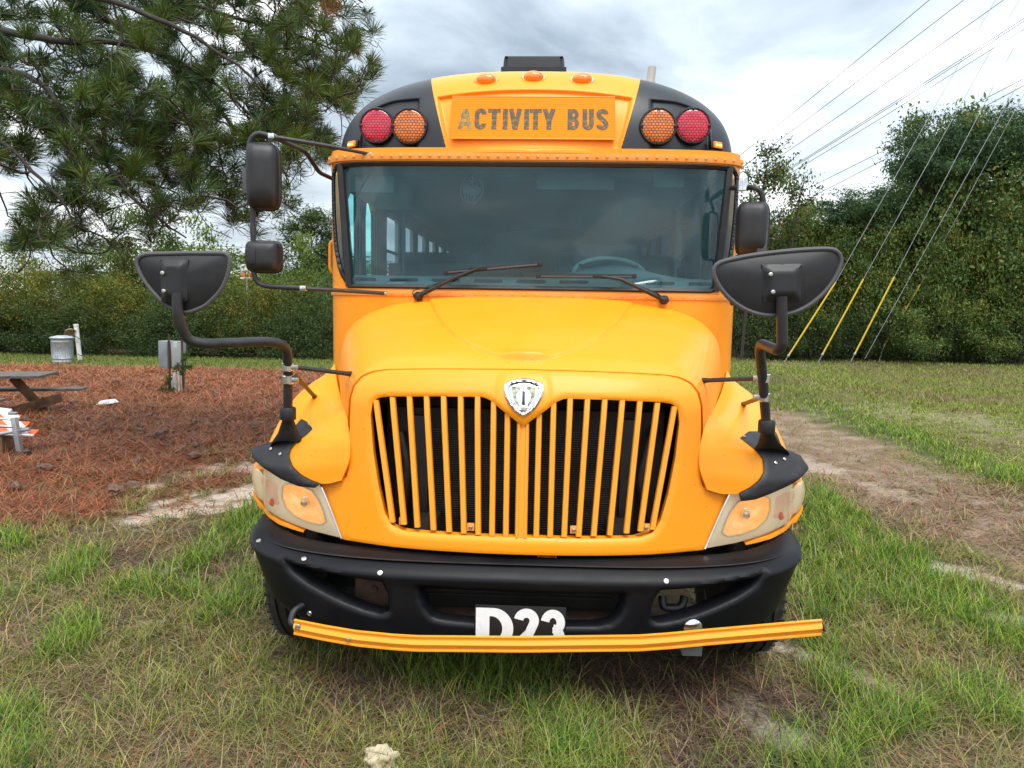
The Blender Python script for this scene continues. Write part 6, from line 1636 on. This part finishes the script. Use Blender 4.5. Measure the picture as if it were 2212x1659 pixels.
# ---- utility box
q = G(378, 846); cy = q.y; s_ = FOC / cy
def at(u, v, dy=0): return P(u, v, cy + dy)
UB = thing('utility_box', 'grey electrical enclosure on iron stakes with white conduits in pine straw', 'utility box', (q.x, cy, GZ))
bz = at(370, 766); box('box_side', (at(357, 766).x, cy + .08, at(357, 766).z), (.26, .20, .52), M['boxgrey'], UB, rot=Matrix.Rotation(R(-28), 3, 'Z'), bev=.01)
e2 = box('enclosure', (at(384, 766).x, cy + .05, at(384, 766).z), (.21, .18, .51), M['boxgrey'], UB, rot=Matrix.Rotation(R(6), 3, 'Z'), bev=.01)
box('door', (at(384, 766).x - .005, cy - .045, at(384, 766).z - .01), (.185, .012, .46), mk('enclosure_door', (.33, .36, .36), .5), e2, rot=Matrix.Rotation(R(6), 3, 'Z'))
for k in range(4): box('label_line', (at(382, 752).x, cy - .054, at(380, 750).z + .09 - k * .028), (.07, .004, .014), M['white'], e2, bev=0)
for u in (370, 398):
    V, F = box_geo((at(u, 780).x, cy - .07, (at(u, 728).z + GZ) / 2), (.028, .028, at(u, 728).z - GZ + .1)); ob('stake', V, F, M['rust'], UB, recalc=True, smooth=False)
for u, r_ in ((377, .03), (386, .028), (393, .02)): tube('conduit', [(at(u, 800).x, cy, GZ - .1), (at(u, 800).x, cy, at(u, 800).z)], r_, M['pvc'], UB, 10)
V, F = box_geo((at(369, 835).x, cy + .02, (at(369, 815).z + GZ) / 2), (.07, .03, at(369, 812).z - GZ), Matrix.Rotation(R(8), 3, 'Y')); ob('white_stake', V, F, M['pvc'], UB, recalc=True, smooth=False)
wm, _ = crown_kind('weed')
for (u, v, s, lb) in ((398, 785, .9, 'green vine with small leaves climbing the grey utility box'), (362, 835, .8, 'small weed growing at the foot of the utility box')):
    w_ = thing('vine', lb, 'plant', tuple(at(u, v, -.12)))
    o = bpy.data.objects.new('leaves', wm); scene.collection.objects.link(o); o.parent = w_; o.scale = (s * .7, s * .7, s * 1.1)
    tube('stem', [tuple(at(u, v + 50, -.12)), tuple(at(u + 3, v, -.12)), tuple(at(u - 3, v - 25, -.12))], .006, M['twig'], w_, 5)

# ---- picnic table at the left edge
def plank(name, a, b, w, th, mat, parent, up=(0, 0, 1)):
    a, b = Vector(a), Vector(b); X = (b - a).normalized(); Z = Vector(up); Yv = Z.cross(X).normalized(); Z = X.cross(Yv); Rm = Matrix((X, Yv, Z)).transposed()
    V, F = box_geo(tuple((a + b) / 2), ((b - a).length, w, th), Rm, .004); return ob(name, V, F, mat, parent, recalc=True, sharp=30)
q = G(92, 895); Yt = q.y
tx = P(105, 808, Yt + .25); PT = thing('picnic_table', 'weathered grey wooden picnic table on pine straw at the left edge', 'picnic table', (q.x - 1.1, q.y, GZ))
zt_ = P(100, 812, Yt - .1).z; xr = P(117, 810, Yt + .3).x
dirT = Vector((1, .28, 0)).normalized(); nrT = Vector((-dirT.y, dirT.x, 0))
o0 = Vector((xr, Yt + .35, zt_))
for k in range(5): plank('table_board', o0 - nrT * (k * .150) - dirT * 2.0 * (1), o0 - nrT * (k * .150) - dirT * (.02 * k * 0), .138, .038, M['wood_grey'], PT)
zs = P(165, 846, Yt + .1).z; e = P(160, 846, Yt + .25); 
for k in range(2):
    c = Vector((e.x, Yt + .55, zs)) - nrT * (k * .15); plank('bench_board', c - dirT * 2.2, c, .138, .038, M['wood_grey'], PT)
for k in range(2):
    c = Vector((e.x - .2, Yt - .95, zs)) - nrT * (k * .15); plank('bench_board', c - dirT * 2.2, c, .138, .038, M['wood_grey'], PT)
lx = P(60, 850, Yt)
plank('leg', P(28, 815, Yt + .05), P(112, 905, Yt + .25), .05, .13, M['wood_brown'], PT, (1, 0, .9))
plank('leg', P(28, 815, Yt + .05) + Vector((-.1, -.3, 0)), (P(20, 905, Yt - .5).x - .3, Yt - .6, GZ + .02), .05, .13, M['wood_brown'], PT, (-1, 0, .9))
plank('cross_brace', P(-60, 915, Yt - .1), P(133, 858, Yt + .2), .05, .14, M['wood_brown'], PT, (0, 0, 1))
for k in range(2): plank('leg', (q.x - 1.9, Yt + (.4 if k else -.6), GZ), (q.x - 1.8, Yt + (0 if k else -.2), zt_ - .04), .05, .13, M['wood_brown'], PT, (1, 0, .2))

# ---- folded striped barricade
M['reflect_white'] = mk('reflective_white', (.80, .80, .80), .45, col2=(.66, .64, .62), ns=12)
def stripes(nd, lk, b, tc):
    w = nd.new('ShaderNodeTexWave'); w.wave_type = 'BANDS'; w.bands_direction = 'DIAGONAL'; w.inputs['Scale'].default_value = 1.6
    lk.new(tc.outputs['Object'], w.inputs['Vector']); cr = nd.new('ShaderNodeValToRGB'); cr.color_ramp.interpolation = 'CONSTANT'; cr.color_ramp.elements[0].color = (.80, .80, .79, 1); cr.color_ramp.elements[1].position = .5; cr.color_ramp.elements[1].color = (.85, .13, .03, 1)
    lk.new(w.outputs[0], cr.inputs[0]); lk.new(cr.outputs[0], b.inputs['Base Color'])
M['striped'] = mk('orange_white_sheeting', (.8, .2, .1), .45, extra=stripes)
yb0 = G(30, 992).y + .15
BR = thing('road_barricade', 'folded road barricade with orange and white striped boards at the left edge', 'barricade', (P(0, 990, yb0).x, yb0, GZ))
for (ul, vl, ur, vr, Yb) in ((-150, 868, 22, 890, yb0 + .42), (-150, 880, 42, 903, yb0 + .30), (-150, 905, 62, 918, yb0 + .18), (-150, 925, 80, 935, yb0 + .05)):
    a, b = P(ul, vl, Yb), P(ur, vr, Yb); b.z -= 0; plank('striped_board', a, b, .085, .025, M['striped'], BR, (0, -.5, .9))
    f = plank('board_edge', a + Vector((0, -.055, -.02)), b + Vector((0, -.055, -.02)), .02, .018, M['reflect_white'], BR, (0, -.5, .9))
V, F = box_geo(tuple(P(38, 945, yb0 - .05)), (.055, .055, .44), Matrix.Rotation(R(-7), 3, 'Y'), .005); ob('leg', V, F, M['galv'], BR, recalc=True, sharp=30)
box('leg_bracket', tuple(P(28, 893, yb0 - .05)), (.09, .04, .03), M['galv'], BR); tube('cross_pipe', [P(-60, 948, yb0), P(64, 927, yb0)], .022, M['galv'], BR, 10)
q = P(45, 985, yb0 - .05); V, F = box_geo((q.x, q.y, GZ + .04), (.17, .13, .07), None, .02); ob('rubber_foot', V, F, M['rubber'], BR, recalc=True)
q = P(5, 965, yb0 + .1); tag(box('timber_block', (q.x - .1, q.y, GZ + .12), (.35, .2, .24), M['wood_brown'], None, bev=.008), 'brown timber block under the folded barricade at the left edge', 'timber')

# ---- orange panels behind the hedge
q = P(533, 597, 25.5); OP = thing('warning_panels', 'small pair of orange and white warning panels peeking above the hedge', 'sign', (q.x, 25.5, GZ))
for dx in (-.13, .13):
    box('panel', (q.x + dx, 25.5, q.z), (.13, .03, .26), mk('orange_panel', (.55, .14, .02), .6), OP); box('white_band', (q.x + dx, 25.48, q.z - .06), (.17, .012, .05), M['white'], OP)
tube('panel_post', [(q.x, 25.5, GZ), (q.x, 25.5, q.z + .1)], .03, M['galv'], OP, 6)

# ---- guy wires with yellow guards
GG = 'guy wires with yellow guards'
gd = [((1697, 778), (1805, 610), (1835, 545), (2150, 0), 'leftmost guy wire with yellow guard, coming down behind the right crossview mirror'),
      ((1771, 776), (1865, 603), (1894, 553), (2201, 0), 'second guy wire with bright yellow guard, clear of the crossview mirror'),
      ((1841, 775), (1932, 598), (2037, 400), (2212, 60), 'third guy wire from the left, its yellow guard against the dark shrubs'),
      ((1905, 755), (1988, 615), (2100, 400), (2290, 60), 'rightmost guy wire, its yellow guard half hidden by leaves')]
for i, (a, b, c, d, lb) in enumerate(gd):
    Yg = 25.3 if i < 3 else 26.2; ap = G(*a); ap = P(a[0], a[1], Yg); bp_ = P(b[0], b[1], Yg); dp = P(d[0], d[1], Yg); dd = (dp - bp_).normalized(); top = bp_ + dd * ((12.5 - bp_.z) / dd.z)
    T = thing('guy_wire', lb, 'guy wire', (ap.x, Yg, GZ), GG)
    st0 = ap + (bp_ - ap) * .06
    tube('guard', [st0, bp_], .030, M['guard'], T, 8); tube('cable', [bp_, top], .009 if i < 3 else .008, M['cable'], T, 6)
    tube('anchor_rod', [(ap.x - .12, Yg, GZ - .15), st0], .014, M['cable'], T, 6); V, F = lathe_geo([(.02, -.06), (.045, -.03), (.045, .03), (.02, .06)], 10, st0, aim(dd)); ob('anchor_eye', V, F, M['galv'], T, recalc=True)
a, b = P(1868, 775, 25.3), P(2300, 0, 25.3); T = thing('guy_wire', 'bare guy wire without guard between the third and fourth yellow guards', 'guy wire', (a.x, 25.3, GZ)); tube('cable', [a, b], .009, M['cable'], T, 6)

# ---- overhead lines, running from the far left-hand pole line to poles out of view on the right
GW = 'overhead power lines on the right'
wl_ = [((1600, 334), (2004, 0), 'topmost overhead wire on the right'), ((1608, 358), (2078, 0), 'second overhead wire from the top'), ((1640, 368), (2164, 0), 'third overhead wire from the top'), ((1665, 388), (2212, 37), 'fourth overhead wire, upper one of a close pair'), ((1665, 391), (2212, 43), 'fourth overhead wire, lower one of a close pair'),
       ((1680, 390), (2212, 60), 'thin faint overhead wire below the close pair'), ((1700, 428), (2212, 167), 'upper of the two low overhead wires'), ((1715, 444), (2212, 182), 'lower of the two low overhead wires')]
for i, (a, b, lb) in enumerate(wl_):
    pa = P(a[0], a[1], 75); dx, dy_ = b[0] - a[0], b[1] - a[1]; pb = P(a[0] + dx * 1.5, a[1] + dy_ * 1.5, 28); r_ = .012 if i == 5 else .017
    c = [pa + (pb - pa) * t - Vector((0, 0, .45 * 4 * t * (1 - t) * .25)) for t in np.linspace(0, 1, 24)]
    tag(tube('power_line', c, np.linspace(.028, r_ * .8, 24), M['wire'], None, 5), lb, 'wire', GW)
for k, v in enumerate((528, 541)):
    tag(tube('power_line', [P(-200, v + 2, 60), P(300, v - 1, 70), P(600, v + 8, 75)], .02, M['wire'], None, 4), ('upper' if k == 0 else 'lower') + ' faint wire low in the sky at the left', 'wire', 'faint wires low at the left')
q = P(1490, 470, 30)
